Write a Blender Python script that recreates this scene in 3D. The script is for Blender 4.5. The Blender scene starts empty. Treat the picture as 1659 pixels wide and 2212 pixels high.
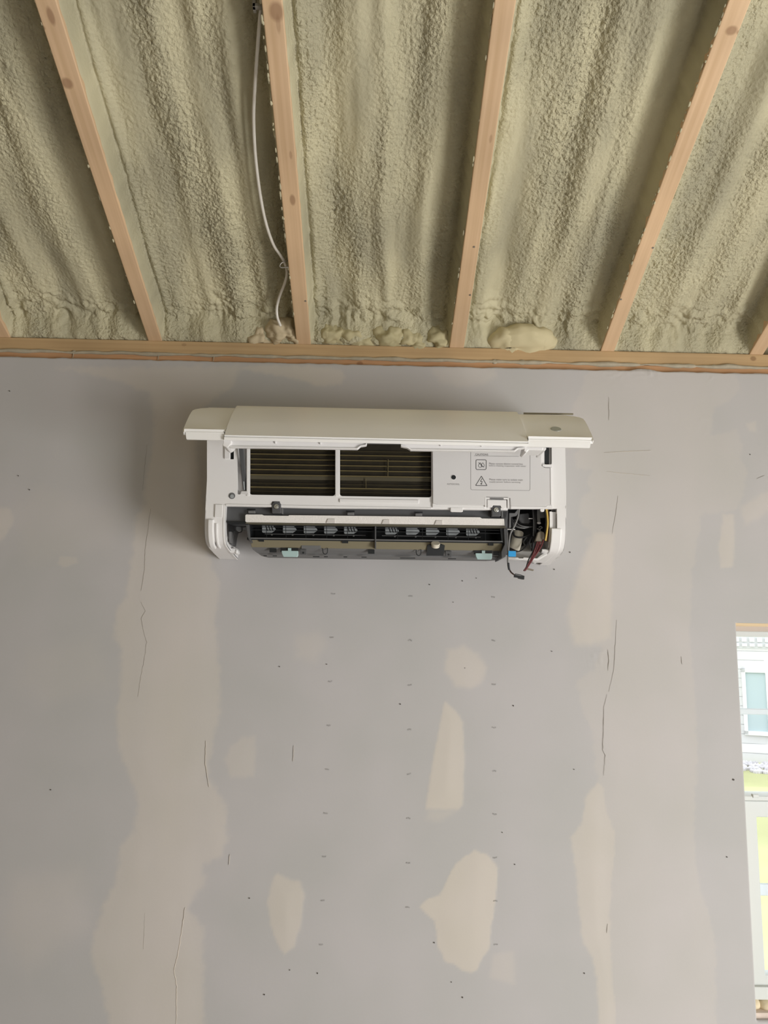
import bpy, bmesh, math, random
import numpy as np
from math import sin, cos, radians, pi, sqrt
from mathutils import Vector, Matrix
from mathutils.geometry import tessellate_polygon

random.seed(7)
S = bpy.context.scene
COL = S.collection

# ------------------------------------------------------------------ camera
F, CX, CY = 1662.0, 829.5, 1106.0            # focal length in pixels of the 1659 x 2212 frame
PITCH, YAW, ROLL = radians(9.0), radians(0.7), radians(1.05)
CAM = Vector((0.0, -1.97, 1.75))
fw = Vector((sin(YAW) * cos(PITCH), cos(YAW) * cos(PITCH), sin(PITCH)))
r0 = fw.cross(Vector((0, 0, 1))).normalized()
u0 = r0.cross(fw)
RT = r0 * cos(ROLL) + u0 * sin(ROLL)
UP = u0 * cos(ROLL) - r0 * sin(ROLL)
cd = bpy.data.cameras.new('camera')
cam = bpy.data.objects.new('camera', cd)
COL.objects.link(cam)
cam.matrix_world = Matrix(((RT.x, UP.x, -fw.x, CAM.x), (RT.y, UP.y, -fw.y, CAM.y), (RT.z, UP.z, -fw.z, CAM.z), (0, 0, 0, 1)))
cd.sensor_fit = 'VERTICAL'
cd.sensor_height = 36.0
cd.lens = F / 2212.0 * 36.0
cd.clip_start = 0.05
cd.clip_end = 200
S.camera = cam

# ------------------------------------------------------------------ exposure, sky, daylight
S.view_settings.view_transform = 'Standard'
S.view_settings.look = 'None'
S.view_settings.gamma = 1.0
S.view_settings.use_curve_mapping = False
S.view_settings.exposure = 0.09
W = bpy.data.worlds.new('overcast_sky')
S.world = W
W.use_nodes = True
wn = W.node_tree.nodes
wn['Background'].inputs[0].default_value = (0.92, 0.965, 1.0, 1)
wn['Background'].inputs[1].default_value = 2.25

def area(name, loc, target, sx, sy, power, col):
    l = bpy.data.lights.new(name, 'AREA')
    l.shape = 'RECTANGLE'
    l.size, l.size_y, l.energy, l.color = sx, sy, power, col
    o = bpy.data.objects.new(name, l)
    COL.objects.link(o)
    o.location = loc
    o.rotation_euler = (Vector(target) - Vector(loc)).to_track_quat('-Z', 'Y').to_euler()
    return o
# area lamps added as daylight at made-up openings of the right and rear walls
area('added_side_daylight', (2.52, -2.18, 0.90), (0.0, -2.1, 0.80), 1.1, 1.55, 104, (1.0, 0.985, 0.95))
area('added_rear_daylight', (1.45, -4.70, 1.00), (1.3, 0.0, 0.85), 0.9, 1.8, 12, (1.0, 0.985, 0.955))

# ------------------------------------------------------------------ helpers
def px(x, y, dep=0.0):
    """Point of the plane y = -dep that the picture shows at (x, y)."""
    d = fw + RT * ((x - CX) / F) - UP * ((y - CY) / F)
    return CAM + d * ((-dep - CAM.y) / d.y)

def on_plane(x, y, p0, n):
    d = fw + RT * ((x - CX) / F) - UP * ((y - CY) / F)
    return CAM + d * ((p0 - CAM).dot(n) / d.dot(n))

def root_loc(o):
    while o.parent:
        o = o.parent
    return o.location.copy()

def link(name, me, m, parent=None, smooth=False, bevel=0.0, seg=2):
    if m is not None:
        me.materials.append(m)
    o = bpy.data.objects.new(name, me)
    COL.objects.link(o)
    if parent is not None:
        me.transform(Matrix.Translation(-root_loc(parent)))
        o.parent = parent
    if smooth:
        me.polygons.foreach_set('use_smooth', [True] * len(me.polygons))
    if bevel:
        b = o.modifiers.new('bevel', 'BEVEL')
        b.width, b.segments, b.limit_method, b.angle_limit = bevel, seg, 'ANGLE', radians(40)
    return o

def obj(name, bm, m, parent=None, smooth=False, bevel=0.0, seg=2):
    bmesh.ops.recalc_face_normals(bm, faces=bm.faces[:])
    me = bpy.data.meshes.new(name)
    bm.to_mesh(me)
    bm.free()
    return link(name, me, m, parent, smooth, bevel, seg)

def tag(o, label, cat, group=None, kind=None):
    o['label'] = label
    o['category'] = cat
    if group:
        o['group'] = group
    if kind:
        o['kind'] = kind
    return o

def struct(o, label=None):
    o['kind'] = 'structure'
    return o

def thing(name, loc, label, cat, group=None):
    o = bpy.data.objects.new(name, None)
    COL.objects.link(o)
    o.location = loc
    o.empty_display_size = 0.05
    return tag(o, label, cat, group)

def prism(bm, loops, ext):
    """Solid from world-space loops (first outer, rest holes) pushed along ext."""
    ext = Vector(ext)
    loops = [[Vector(p) for p in l] for l in loops]
    flat = [p for l in loops for p in l]
    tris = tessellate_polygon(loops)
    a = [bm.verts.new(p) for p in flat]
    b = [bm.verts.new(p + ext) for p in flat]
    for t in tris:
        try:
            bm.faces.new([a[i] for i in t])
            bm.faces.new([b[i] for i in reversed(t)])
        except ValueError:
            pass
    k = 0
    for l in loops:
        n = len(l)
        for i in range(n):
            j = (i + 1) % n
            bm.faces.new((a[k + i], a[k + j], b[k + j], b[k + i]))
        k += n
    # join the flat triangles again so that bevels stay clean
    bmesh.ops.dissolve_limit(bm, angle_limit=radians(0.5), verts=bm.verts[:], edges=bm.edges[:])

def pp(bm, pts, dep, thick, holes=()):
    """Prism traced on the plane dep in front of the wall, going back by thick. Points may carry their own depth."""
    def w(q):
        return px(q[0], q[1], q[2] if len(q) > 2 else dep)
    prism(bm, [[w(q) for q in pts]] + [[w(q) for q in h] for h in holes], (0, thick, 0))

def rect(x0, y0, x1, y1):
    s = 0.0155                               # the unit hangs level; the camera rolls a little
    cx = 0.5 * (x0 + x1)
    return [(x0, y0 + (x0 - cx) * s), (x1, y0 + (x1 - cx) * s), (x1, y1 + (x1 - cx) * s), (x0, y1 + (x0 - cx) * s)]

def part(name, pts, dep, thick, m, parent, bevel=0.0, holes=(), smooth=False):
    bm = bmesh.new()
    pp(bm, pts, dep, thick, holes)
    return obj(name, bm, m, parent, smooth, bevel)

def box(bm, c, s, rot=None):
    r = bmesh.ops.create_cube(bm, size=1.0)
    mt = Matrix.Translation(Vector(c)) @ (rot.to_4x4() if rot else Matrix.Identity(4)) @ Matrix.Diagonal((s[0], s[1], s[2], 1))
    bmesh.ops.transform(bm, matrix=mt, verts=r['verts'])

def boxmm(bm, lo, hi):
    box(bm, [(a + b) / 2 for a, b in zip(lo, hi)], [b - a for a, b in zip(lo, hi)])

def smooth_path(pts, n=8):
    pts = [Vector(p) for p in pts]
    out = []
    for i in range(len(pts) - 1):
        p0 = pts[max(i - 1, 0)]; p1 = pts[i]; p2 = pts[i + 1]; p3 = pts[min(i + 2, len(pts) - 1)]
        for k in range(n):
            t = k / n
            out.append(0.5 * ((2 * p1) + (p2 - p0) * t + (2 * p0 - 5 * p1 + 4 * p2 - p3) * t * t + (3 * p1 - p0 - 3 * p2 + p3) * t ** 3))
    out.append(pts[-1])
    return out

def tube(bm, pts, r, seg=10, curve=True, n=8):
    P = smooth_path(pts, n) if curve else [Vector(p) for p in pts]
    rs = r if callable(r) else (lambda t: r)
    rings = []
    up = None
    for i, p in enumerate(P):
        d = (P[min(i + 1, len(P) - 1)] - P[max(i - 1, 0)]).normalized()
        if up is None:
            up = d.orthogonal().normalized()
        a = (up - d * up.dot(d)).normalized()
        up = a
        b = d.cross(a)
        rr = rs(i / (len(P) - 1))
        rings.append([bm.verts.new(p + (a * cos(2 * pi * k / seg) + b * sin(2 * pi * k / seg)) * rr) for k in range(seg)])
    for i in range(len(rings) - 1):
        for k in range(seg):
            j = (k + 1) % seg
            bm.faces.new((rings[i][k], rings[i][j], rings[i + 1][j], rings[i + 1][k]))
    bm.faces.new(rings[0][::-1])
    bm.faces.new(rings[-1])

def disc(bm, c, r, t, seg=20, axis=Vector((0, 1, 0)), r2=None):
    """Short cylinder whose front is centred at c and which runs t along axis."""
    q = axis.to_track_quat('Z', 'Y').to_matrix().to_4x4()
    res = bmesh.ops.create_cone(bm, cap_ends=True, segments=seg, radius1=r, radius2=r if r2 is None else r2, depth=t)
    bmesh.ops.transform(bm, matrix=Matrix.Translation(Vector(c) + axis * (t / 2)) @ q, verts=res['verts'])

# ------------------------------------------------------------------ noise in numpy
def gnoise(x, y, seed=0):
    """Gradient noise, about -1..1."""
    rs = np.random.RandomState(seed)
    perm = rs.permutation(512)
    ang = rs.rand(512) * 2 * np.pi
    gx, gy = np.cos(ang), np.sin(ang)
    xi, yi = np.floor(x).astype(int), np.floor(y).astype(int)
    xf, yf = x - xi, y - yi
    sx, sy = xf ** 3 * (xf * (xf * 6 - 15) + 10), yf ** 3 * (yf * (yf * 6 - 15) + 10)
    def g(ix, iy, fx, fy):
        h = perm[(perm[ix & 511] + iy) & 511]
        return gx[h] * fx + gy[h] * fy
    a = g(xi, yi, xf, yf); b = g(xi + 1, yi, xf - 1, yf)
    c = g(xi, yi + 1, xf, yf - 1); d = g(xi + 1, yi + 1, xf - 1, yf - 1)
    return 1.5 * ((a * (1 - sx) + b * sx) * (1 - sy) + (c * (1 - sx) + d * sx) * sy)

def fbm(x, y, seed, octs=3):
    s = 0; a = 1.0
    for k in range(octs):
        s = s + a * gnoise(x * 2 ** k, y * 2 ** k, seed + k * 17)
        a *= 0.5
    return s

def sstep(a, b, x):
    t = np.clip((x - a) / (b - a), 0, 1)
    return t * t * (3 - 2 * t)

def grid_mesh(name, P, keep=None):
    """Mesh from an array of points (rows, cols, 3)."""
    nr, nc = P.shape[:2]
    me = bpy.data.meshes.new(name)
    idx = np.arange(nr * nc).reshape(nr, nc)
    q = np.stack([idx[:-1, :-1], idx[:-1, 1:], idx[1:, 1:], idx[1:, :-1]], -1)
    q = q.reshape(-1, 4) if keep is None else q[keep]
    me.vertices.add(nr * nc)
    me.vertices.foreach_set('co', P.reshape(-1).astype(np.float32))
    me.loops.add(q.size)
    me.loops.foreach_set('vertex_index', q.reshape(-1).astype(np.int32))
    me.polygons.add(len(q))
    me.polygons.foreach_set('loop_start', np.arange(0, q.size, 4, dtype=np.int32))
    me.polygons.foreach_set('loop_total', np.full(len(q), 4, dtype=np.int32))
    me.update(calc_edges=True)
    me.validate()
    return me

# ------------------------------------------------------------------ materials
def mat(name, col, rough=0.6, spec=0.4, metal=0.0, noise=None, bump=None, emit=None):
    """Principled material; noise = (scale, amount) varies the colour, bump = (scale, strength, distance)."""
    m = bpy.data.materials.new(name)
    m.use_nodes = True
    nt = m.node_tree
    b = nt.nodes['Principled BSDF']
    b.inputs['Base Color'].default_value = (*col, 1)
    b.inputs['Roughness'].default_value = rough
    b.inputs['Specular IOR Level'].default_value = spec
    b.inputs['Metallic'].default_value = metal
    if noise or bump:
        tc = nt.nodes.new('ShaderNodeTexCoord')
    if noise:
        n = nt.nodes.new('ShaderNodeTexNoise')
        n.inputs['Scale'].default_value = noise[0]
        n.inputs['Detail'].default_value = 3
        nt.links.new(tc.outputs['Object'], n.inputs['Vector'])
        r = nt.nodes.new('ShaderNodeValToRGB')
        a = noise[1]
        r.color_ramp.elements[0].position, r.color_ramp.elements[1].position = 0.3, 0.7
        r.color_ramp.elements[0].color = (*[c * (1 - a) for c in col], 1)
        r.color_ramp.elements[1].color = (*[min(1, c * (1 + a)) for c in col], 1)
        nt.links.new(n.outputs['Fac'], r.inputs['Fac'])
        nt.links.new(r.outputs['Color'], b.inputs['Base Color'])
    if bump:
        n2 = nt.nodes.new('ShaderNodeTexNoise')
        n2.inputs['Scale'].default_value = bump[0]
        n2.inputs['Detail'].default_value = 3
        nt.links.new(tc.outputs['Object'], n2.inputs['Vector'])
        bp = nt.nodes.new('ShaderNodeBump')
        bp.inputs['Strength'].default_value = bump[1]
        bp.inputs['Distance'].default_value = bump[2]
        nt.links.new(n2.outputs['Fac'], bp.inputs['Height'])
        nt.links.new(bp.outputs['Normal'], b.inputs['Normal'])
    return m

def wall_material():
    m = bpy.data.materials.new('drywall_and_compound')
    m.use_nodes = True
    nt = m.node_tree; N = nt.nodes; L = nt.links
    b = N['Principled BSDF']
    b.inputs['Roughness'].default_value = 0.85
    b.inputs['Specular IOR Level'].default_value = 0.2
    at = N.new('ShaderNodeAttribute'); at.attribute_name = 'compound'
    tc = N.new('ShaderNodeTexCoord')
    n = N.new('ShaderNodeTexNoise'); n.inputs['Scale'].default_value = 3.5; n.inputs['Detail'].default_value = 2
    L.new(tc.outputs['Object'], n.inputs['Vector'])
    def ramp(c0, c1):
        r = N.new('ShaderNodeValToRGB')
        r.color_ramp.elements[0].position, r.color_ramp.elements[1].position = 0.38, 0.62
        r.color_ramp.elements[0].color = (*c0, 1); r.color_ramp.elements[1].color = (*c1, 1)
        L.new(n.outputs['Fac'], r.inputs['Fac'])
        return r
    paper = ramp(PAPER_A, PAPER_B)
    comp = ramp(COMP_A, COMP_B)
    mx = N.new('ShaderNodeMix'); mx.data_type = 'RGBA'
    L.new(at.outputs['Fac'], mx.inputs[0]); L.new(paper.outputs[0], mx.inputs[6]); L.new(comp.outputs[0], mx.inputs[7])
    L.new(mx.outputs[2], b.inputs['Base Color'])
    n2 = N.new('ShaderNodeTexNoise'); n2.inputs['Scale'].default_value = 160; n2.inputs['Detail'].default_value = 3
    L.new(tc.outputs['Object'], n2.inputs['Vector'])
    bp = N.new('ShaderNodeBump'); bp.inputs['Strength'].default_value = 0.12; bp.inputs['Distance'].default_value = 0.001
    L.new(n2.outputs['Fac'], bp.inputs['Height']); L.new(bp.outputs['Normal'], b.inputs['Normal'])
    return m

def wood(name, c0, c1, knots=(), axis=0):
    """Fir: grain stretched along the local axis, knots at local positions (x, y, z, radius)."""
    m = bpy.data.materials.new(name)
    m.use_nodes = True
    nt = m.node_tree; N = nt.nodes; L = nt.links
    b = N['Principled BSDF']
    b.inputs['Roughness'].default_value = 0.7
    b.inputs['Specular IOR Level'].default_value = 0.25
    tc = N.new('ShaderNodeTexCoord')
    mp = N.new('ShaderNodeMapping')
    sc = [90, 90, 90]; sc[axis] = 1.6
    mp.inputs['Scale'].default_value = sc
    L.new(tc.outputs['Object'], mp.inputs['Vector'])
    n = N.new('ShaderNodeTexNoise'); n.inputs['Scale'].default_value = 1.0; n.inputs['Detail'].default_value = 4; n.inputs['Distortion'].default_value = 0.4
    L.new(mp.outputs[0], n.inputs['Vector'])
    r = N.new('ShaderNodeValToRGB')
    r.color_ramp.elements[0].position, r.color_ramp.elements[1].position = 0.3, 0.68
    r.color_ramp.elements[0].color = (*c0, 1); r.color_ramp.elements[1].color = (*c1, 1)
    L.new(n.outputs['Fac'], r.inputs['Fac'])
    out = r.outputs['Color']
    # broad change of tone from end to end
    n3 = N.new('ShaderNodeTexNoise'); n3.inputs['Scale'].default_value = 4.0
    L.new(tc.outputs['Object'], n3.inputs['Vector'])
    mr = N.new('ShaderNodeMapRange'); mr.inputs[1].default_value = 0.3; mr.inputs[2].default_value = 0.7
    mr.inputs[3].default_value = 0.86; mr.inputs[4].default_value = 1.08
    L.new(n3.outputs['Fac'], mr.inputs[0])
    mul = N.new('ShaderNodeMix'); mul.data_type = 'RGBA'; mul.blend_type = 'MULTIPLY'; mul.inputs[0].default_value = 1
    L.new(out, mul.inputs[6]); L.new(mr.outputs[0], mul.inputs[7])
    out = mul.outputs[2]
    for (kx, ky, kz, kr, stretch) in knots:
        s = N.new('ShaderNodeVectorMath'); s.operation = 'SUBTRACT'; s.inputs[1].default_value = (kx, ky, kz)
        L.new(tc.outputs['Object'], s.inputs[0])
        q = N.new('ShaderNodeVectorMath'); q.operation = 'MULTIPLY'
        f = [1, 1, 1]; f[axis] = 1.0 / stretch
        q.inputs[1].default_value = f
        L.new(s.outputs[0], q.inputs[0])
        ln = N.new('ShaderNodeVectorMath'); ln.operation = 'LENGTH'
        L.new(q.outputs[0], ln.inputs[0])
        wv = N.new('ShaderNodeMapRange'); wv.inputs[1].default_value = kr * 0.75; wv.inputs[2].default_value = kr * 1.25
        wv.inputs[3].default_value = 0.62 if kr > .0042 else 0.35; wv.inputs[4].default_value = 0.0
        L.new(ln.outputs['Value'], wv.inputs[0])
        mx = N.new('ShaderNodeMix'); mx.data_type = 'RGBA'
        mx.inputs[7].default_value = (c0[0] * 0.42, c0[1] * 0.33, c0[2] * 0.30, 1)
        L.new(wv.outputs[0], mx.inputs[0]); L.new(out, mx.inputs[6])
        out = mx.outputs[2]
    L.new(out, b.inputs['Base Color'])
    bp = N.new('ShaderNodeBump'); bp.inputs['Strength'].default_value = 0.25; bp.inputs['Distance'].default_value = 0.001
    L.new(n.outputs['Fac'], bp.inputs['Height']); L.new(bp.outputs['Normal'], b.inputs['Normal'])
    return m

def foam_material(name, ca, cb, bump=0.5):
    m = bpy.data.materials.new(name)
    m.use_nodes = True
    nt = m.node_tree; N = nt.nodes; L = nt.links
    b = N['Principled BSDF']
    b.inputs['Roughness'].default_value = 0.75
    b.inputs['Specular IOR Level'].default_value = 0.25
    tc = N.new('ShaderNodeTexCoord')
    mp = N.new('ShaderNodeMapping'); mp.inputs['Scale'].default_value = (1, 0.35, 0.35)
    L.new(tc.outputs['Object'], mp.inputs['Vector'])
    n = N.new('ShaderNodeTexNoise'); n.inputs['Scale'].default_value = 9; n.inputs['Detail'].default_value = 3
    L.new(mp.outputs[0], n.inputs['Vector'])
    r = N.new('ShaderNodeValToRGB')
    r.color_ramp.elements[0].position, r.color_ramp.elements[1].position = 0.35, 0.62
    r.color_ramp.elements[0].color = (*ca, 1); r.color_ramp.elements[1].color = (*cb, 1)
    L.new(n.outputs['Fac'], r.inputs['Fac'])
    L.new(r.outputs['Color'], b.inputs['Base Color'])
    at = N.new('ShaderNodeAttribute'); at.attribute_name = 'rough'
    n2 = N.new('ShaderNodeTexNoise'); n2.inputs['Scale'].default_value = 150; n2.inputs['Detail'].default_value = 3
    L.new(tc.outputs['Object'], n2.inputs['Vector'])
    mu = N.new('ShaderNodeMath'); mu.operation = 'MULTIPLY'; mu.inputs[1].default_value = bump
    L.new(at.outputs['Fac'], mu.inputs[0])
    bp = N.new('ShaderNodeBump'); bp.inputs['Distance'].default_value = 0.010
    L.new(mu.outputs[0], bp.inputs['Strength'])
    L.new(n2.outputs['Fac'], bp.inputs['Height']); L.new(bp.outputs['Normal'], b.inputs['Normal'])
    return m

PAPER_A, PAPER_B = (0.472, 0.462, 0.458), (0.505, 0.486, 0.490)
COMP_A, COMP_B = (0.590, 0.545, 0.490), (0.612, 0.562, 0.520)
M_WALL = wall_material()
M_PAPER = mat('bare_drywall', (0.49, 0.47, 0.46), 0.85, 0.2)
M_UNSEEN = mat('dark_unseen_wall', (0.20, 0.165, 0.125), 0.85, 0.2, noise=(5, 0.2))  # unseen walls, coloured dark to cut the light they bounce
M_FLOOR = mat('plywood_subfloor', (0.36, 0.32, 0.275), 0.7, 0.3, noise=(6, 0.12))
M_FOAM = foam_material('spray_foam', (0.390, 0.360, 0.252), (0.570, 0.522, 0.355), 1.0)
M_FOAM_PALE = foam_material('pale_spray_foam', (0.58, 0.51, 0.32), (0.62, 0.54, 0.345), 0.15)
M_SEAL = mat('grey_sealant', (0.42, 0.37, 0.28), 0.6, 0.3, noise=(60, 0.08))
M_CABLE = mat('cable_sheath', (0.72, 0.68, 0.62), 0.4, 0.5)
M_GALV = mat('galvanised_steel', (0.30, 0.28, 0.25), 0.45, 0.5, 0.6)
M_WHITE = mat('white_plastic', (0.80, 0.785, 0.78), 0.38, 0.45)
M_PANEL = mat('glossy_white_plastic', (0.88, 0.87, 0.86), 0.30, 0.5)
M_LABELWHITE = mat('matt_white_plastic', (0.66, 0.645, 0.64), 0.5, 0.4)
M_GREY = mat('dark_grey_plastic', (0.085, 0.086, 0.09), 0.5, 0.4)
M_MIDGREY = mat('mid_grey_plastic', (0.15, 0.15, 0.152), 0.5, 0.4)
M_BLACK = mat('black_plastic', (0.012, 0.014, 0.016), 0.5, 0.4)
M_OLIVE = mat('olive_grey_plastic', (0.20, 0.175, 0.115), 0.55, 0.35)
M_VANE = mat('grey_vane_plastic', (0.34, 0.36, 0.37), 0.5, 0.4)
M_STYRO = mat('white_polystyrene', (0.80, 0.77, 0.74), 0.85, 0.2, noise=(300, 0.05), bump=(350, 0.5, 0.001))
M_BLUETAB = mat('pale_blue_plastic', (0.40, 0.54, 0.54), 0.5, 0.4)
M_BLUE = mat('blue_tape', (0.03, 0.33, 0.72), 0.5, 0.4)
M_COIL = mat('fin_pack', (0.018, 0.0135, 0.006), 0.6, 0.3, noise=(40, 0.3))
M_RAIL = mat('brass_coloured_strip', (0.115, 0.09, 0.036), 0.45, 0.5)
M_STEEL = mat('bright_screw_steel', (0.6, 0.6, 0.58), 0.25, 0.5, 1.0)
M_INK = mat('grey_print', (0.10, 0.10, 0.10), 0.7, 0.2)
M_INKPALE = mat('pale_grey_print', (0.27, 0.26, 0.26), 0.7, 0.2)
M_DISPLAY = mat('smoky_display_lens', (0.40, 0.42, 0.40), 0.12, 0.6)
M_WIREGREY = mat('grey_wire', (0.20, 0.20, 0.20), 0.5, 0.4)
M_WIREBLACK = mat('black_wire', (0.018, 0.018, 0.02), 0.45, 0.4)
M_WIRERED = mat('dark_red_wire', (0.14, 0.030, 0.035), 0.45, 0.4)
M_WIREYEL = mat('yellow_wire', (0.62, 0.43, 0.10), 0.45, 0.4)
M_TAN = mat('tan_connector', (0.22, 0.19, 0.15), 0.6, 0.3)
M_CREAM = mat('cream_pipe_wrap', (0.62, 0.58, 0.49), 0.7, 0.2, noise=(60, 0.1))
M_TRAY = mat('grey_white_tray', (0.46, 0.45, 0.44), 0.5, 0.4)
M_VINYL = mat('white_vinyl', (0.60, 0.63, 0.62), 0.4, 0.4)
M_DARKMARK = mat('dark_speck', (0.10, 0.09, 0.08), 0.8, 0.2)
M_CRACK = mat('crack_painted_shade', (0.34, 0.31, 0.27), 0.9, 0.1)  # the shade inside the cracks is painted as a darker colour
M_RIDGE = mat('compound_ridge', (0.66, 0.60, 0.52), 0.85, 0.2)
M_STAMP = mat('faint_stamp_ink', (0.36, 0.35, 0.35), 0.9, 0.1)

# ------------------------------------------------------------------ the room
XL, XR, YB = -2.4, 2.6, -4.8
ZP = 2.519                                   # top of the wall plates
SLOPE = radians(22.95)
RIDGE_Y = -2.4
WX0, WX1, WZ0, WZ1 = 0.9262, 1.86, 0.862, 1.794      # window opening in the seen wall

bm = bmesh.new(); boxmm(bm, (XL - .15, YB - .15, -.12), (XR + .15, .16, 0)); struct(obj('floor', bm, M_FLOOR))

def wall_grid():
    def axis(a, b, fa, fb, fine, coarse):
        return np.concatenate([np.arange(a, fa, coarse), np.arange(fa, fb, fine), np.arange(fb, b, coarse), [b]])
    xs = axis(XL, XR, -1.16, 1.16, 0.0045, 0.06)
    zs = axis(0.0, 2.459, 0.74, 2.44, 0.0045, 0.06)
    zs = np.concatenate([zs[zs < 2.435], np.arange(2.435, 2.4591, 0.004)])
    for v in (WX0, WX1):
        xs[np.argmin(abs(xs - v))] = v
    for v in (WZ0, WZ1):
        zs[np.argmin(abs(zs - v))] = v
    X, Z = np.meshgrid(xs, zs)
    # outlines of the joint compound, traced on the wall: (points, edge softness in mm, strength, raggedness)
    pats = [
     ([(120,795),(160,800),(250,822),(322,850),(333,900),(330,960),(318,1020),(308,1100),(290,1130),(288,1180),(278,1250),(270,1290),(250,1320),(247,1370),(262,1400),(262,1480),(250,1540),(258,1620),(285,1690),(300,1740),(290,1790),(260,1830),(250,1900),(210,1990),(195,2060),(225,2150),(245,2260),(440,2260),(440,2100),(440,2000),(402,1965),(425,1935),(445,1895),(436,1890),(440,1868),(480,1850),(492,1820),(487,1740),(465,1700),(445,1680),(460,1600),(475,1540),(475,1500),(472,1400),(465,1340),(470,1310),(475,1260),(450,1200),(440,1100),(420,960),(440,880),(470,860),(505,830),(520,790)], 9, 0.68, 3),
     ([(505,795),(560,788),(700,792),(738,800),(745,815),(735,830),(690,835),(640,818),(600,812)], 6, 0.75, 2),
     ([(930,795),(1070,795),(1072,815),(1040,832),(1000,836),(950,825)], 10, 0.45, 2),
     ([(1295,795),(1262,810),(1258,845),(1240,870),(1237,900),(1268,930),(1255,965),(1240,985),(1245,1010),(1280,1015),(1268,1040),(1275,1060),(1255,1075),(1250,1110),(1258,1135),(1282,1150),(1265,1165),(1268,1185),(1278,1200),(1250,1225),(1245,1250),(1245,1310),(1225,1330),(1228,1370),(1240,1390),(1275,1395),(1300,1400),(1290,1430),(1275,1455),(1247,1470),(1245,1490),(1260,1540),(1280,1580),(1285,1650),(1292,1690),(1265,1720),(1255,1780),(1232,1810),(1240,1850),(1245,1900),(1250,1960),(1258,2030),(1280,2070),(1290,2130),(1295,2260),(1550,2260),(1545,2050),(1535,1980),(1515,1930),(1500,1850),(1500,1750),(1505,1640),(1503,1550),(1500,1480),(1490,1400),(1492,1330),(1495,1230),(1500,1210),(1505,1170),(1515,1140),(1510,1115),(1595,1100),(1605,1060),(1615,1020),(1600,985),(1605,960),(1590,930),(1535,940),(1540,910),(1545,880),(1580,865),(1598,840),(1590,810),(1560,795)], 5, 0.30, 3),
     ([(1295,1690),(1265,1720),(1255,1780),(1232,1810),(1240,1850),(1245,1900),(1250,1960),(1258,2030),(1280,2070),(1290,2130),(1295,2260),(1335,2260),(1325,2100),(1318,1990),(1325,1880),(1330,1800),(1310,1750),(1305,1700)], 5, 0.80, 2),
     ([(1225,1330),(1245,1250),(1268,1190),(1282,1150),(1330,1150),(1325,1250),(1322,1380),(1275,1395),(1240,1390)], 12, 0.75, 2),
     ([(1563,1110),(1585,1112),(1587,1180),(1583,1225),(1556,1228),(1552,1180)], 4, 0.7, 1.5),
     ([(1600,1095),(1659,1060),(1690,1080),(1640,1120),(1610,1135)], 10, 0.5, 2),
     ([(1611,915),(1632,910),(1634,935),(1618,930)], 4, 0.5, 1),
     ([(960,1515),(985,1535),(1000,1560),(1003,1640),(1000,1740),(990,1749),(920,1747),(925,1700),(945,1590)], 4, 0.95, 1),
     ([(925,1748),(990,1750),(950,1775),(920,1770)], 10, 0.4, 1),
     ([(965,1405),(1000,1395),(1030,1412),(1052,1440),(1040,1475),(1015,1488),(985,1482),(962,1450)], 9, 0.75, 2),
     ([(1025,1835),(1052,1845),(1076,1875),(1072,1930),(1064,1990),(1055,2050),(1030,2095),(1016,2102),(960,2075),(945,2040),(938,1990),(905,1960),(920,1943),(950,1933),(970,1890),(985,1865)], 3, 1.0, 1.5),
     ([(1065,2062),(1110,2055),(1113,2126),(1058,2112)], 7, 0.4, 1.5),
     ([(600,1885),(615,1897),(650,1905),(657,1930),(650,2000),(635,2045),(615,2062),(600,2040),(585,2000),(578,1950),(585,1910)], 5, 0.85, 1.5),
     ([(525,1592),(550,1590),(553,1640),(548,1678),(500,1680),(485,1640),(500,1610)], 7, 0.5, 1.5),
     ([(640,1372),(690,1365),(705,1390),(680,1430),(640,1420)], 16, 0.35, 2),
     ([(-40,1095),(20,1098),(32,1115),(18,1150),(-10,1180),(-40,1185)], 6, 0.6, 2),
     ([(128,1202),(165,1203),(168,1216),(140,1226),(124,1218)], 3, 0.55, 1.5),
     ([(60,1410),(200,1380),(240,1480),(100,1520),(40,1480)], 30, 0.18, 3),
     ([(30,1900),(170,1880),(190,2000),(60,2090),(10,2020)], 40, 0.3, 3),
     ([(60,1220),(240,1180),(250,1110),(90,1050),(20,1100)], 30, 0.2, 3),
    ]
    mask = np.zeros_like(X)
    raise_ = np.zeros_like(X)
    N1 = fbm(X * 45, Z * 45, 3, 3); N2 = fbm(X * 45, Z * 45, 91, 3)
    for pts, soft, strength, rag in pats:
        poly = np.array([(p.x, p.z) for p in (px(*q) for q in pts)])
        lo, hi = poly.min(0) - 0.08, poly.max(0) + 0.08
        sel = (X > lo[0]) & (X < hi[0]) & (Z > lo[1]) & (Z < hi[1])
        x = X[sel] + N1[sel] * rag * 0.0018; z = Z[sel] + N2[sel] * rag * 0.0018
        d = np.full(x.shape, 9.0); inside = np.zeros(x.shape, bool)
        for i in range(len(poly)):
            a, b = poly[i], poly[(i + 1) % len(poly)]
            e = b - a
            t = np.clip(((x - a[0]) * e[0] + (z - a[1]) * e[1]) / (e @ e), 0, 1)
            d = np.minimum(d, np.hypot(x - a[0] - t * e[0], z - a[1] - t * e[1]))
            with np.errstate(divide='ignore', invalid='ignore'):
                cr = ((a[1] > z) != (b[1] > z)) & (x < (b[0] - a[0]) * (z - a[1]) / (b[1] - a[1]) + a[0])
            inside ^= cr
        sd = np.where(inside, d, -d)
        w = sstep(-soft * 0.001, soft * 0.001, sd) * strength
        mask[sel] = np.maximum(mask[sel], w)
        raise_[sel] = np.maximum(raise_[sel], sstep(0, 0.05, sd) * 0.0012 * strength + sstep(-0.001, 0.003, sd) * 0.0003 * strength)
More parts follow.
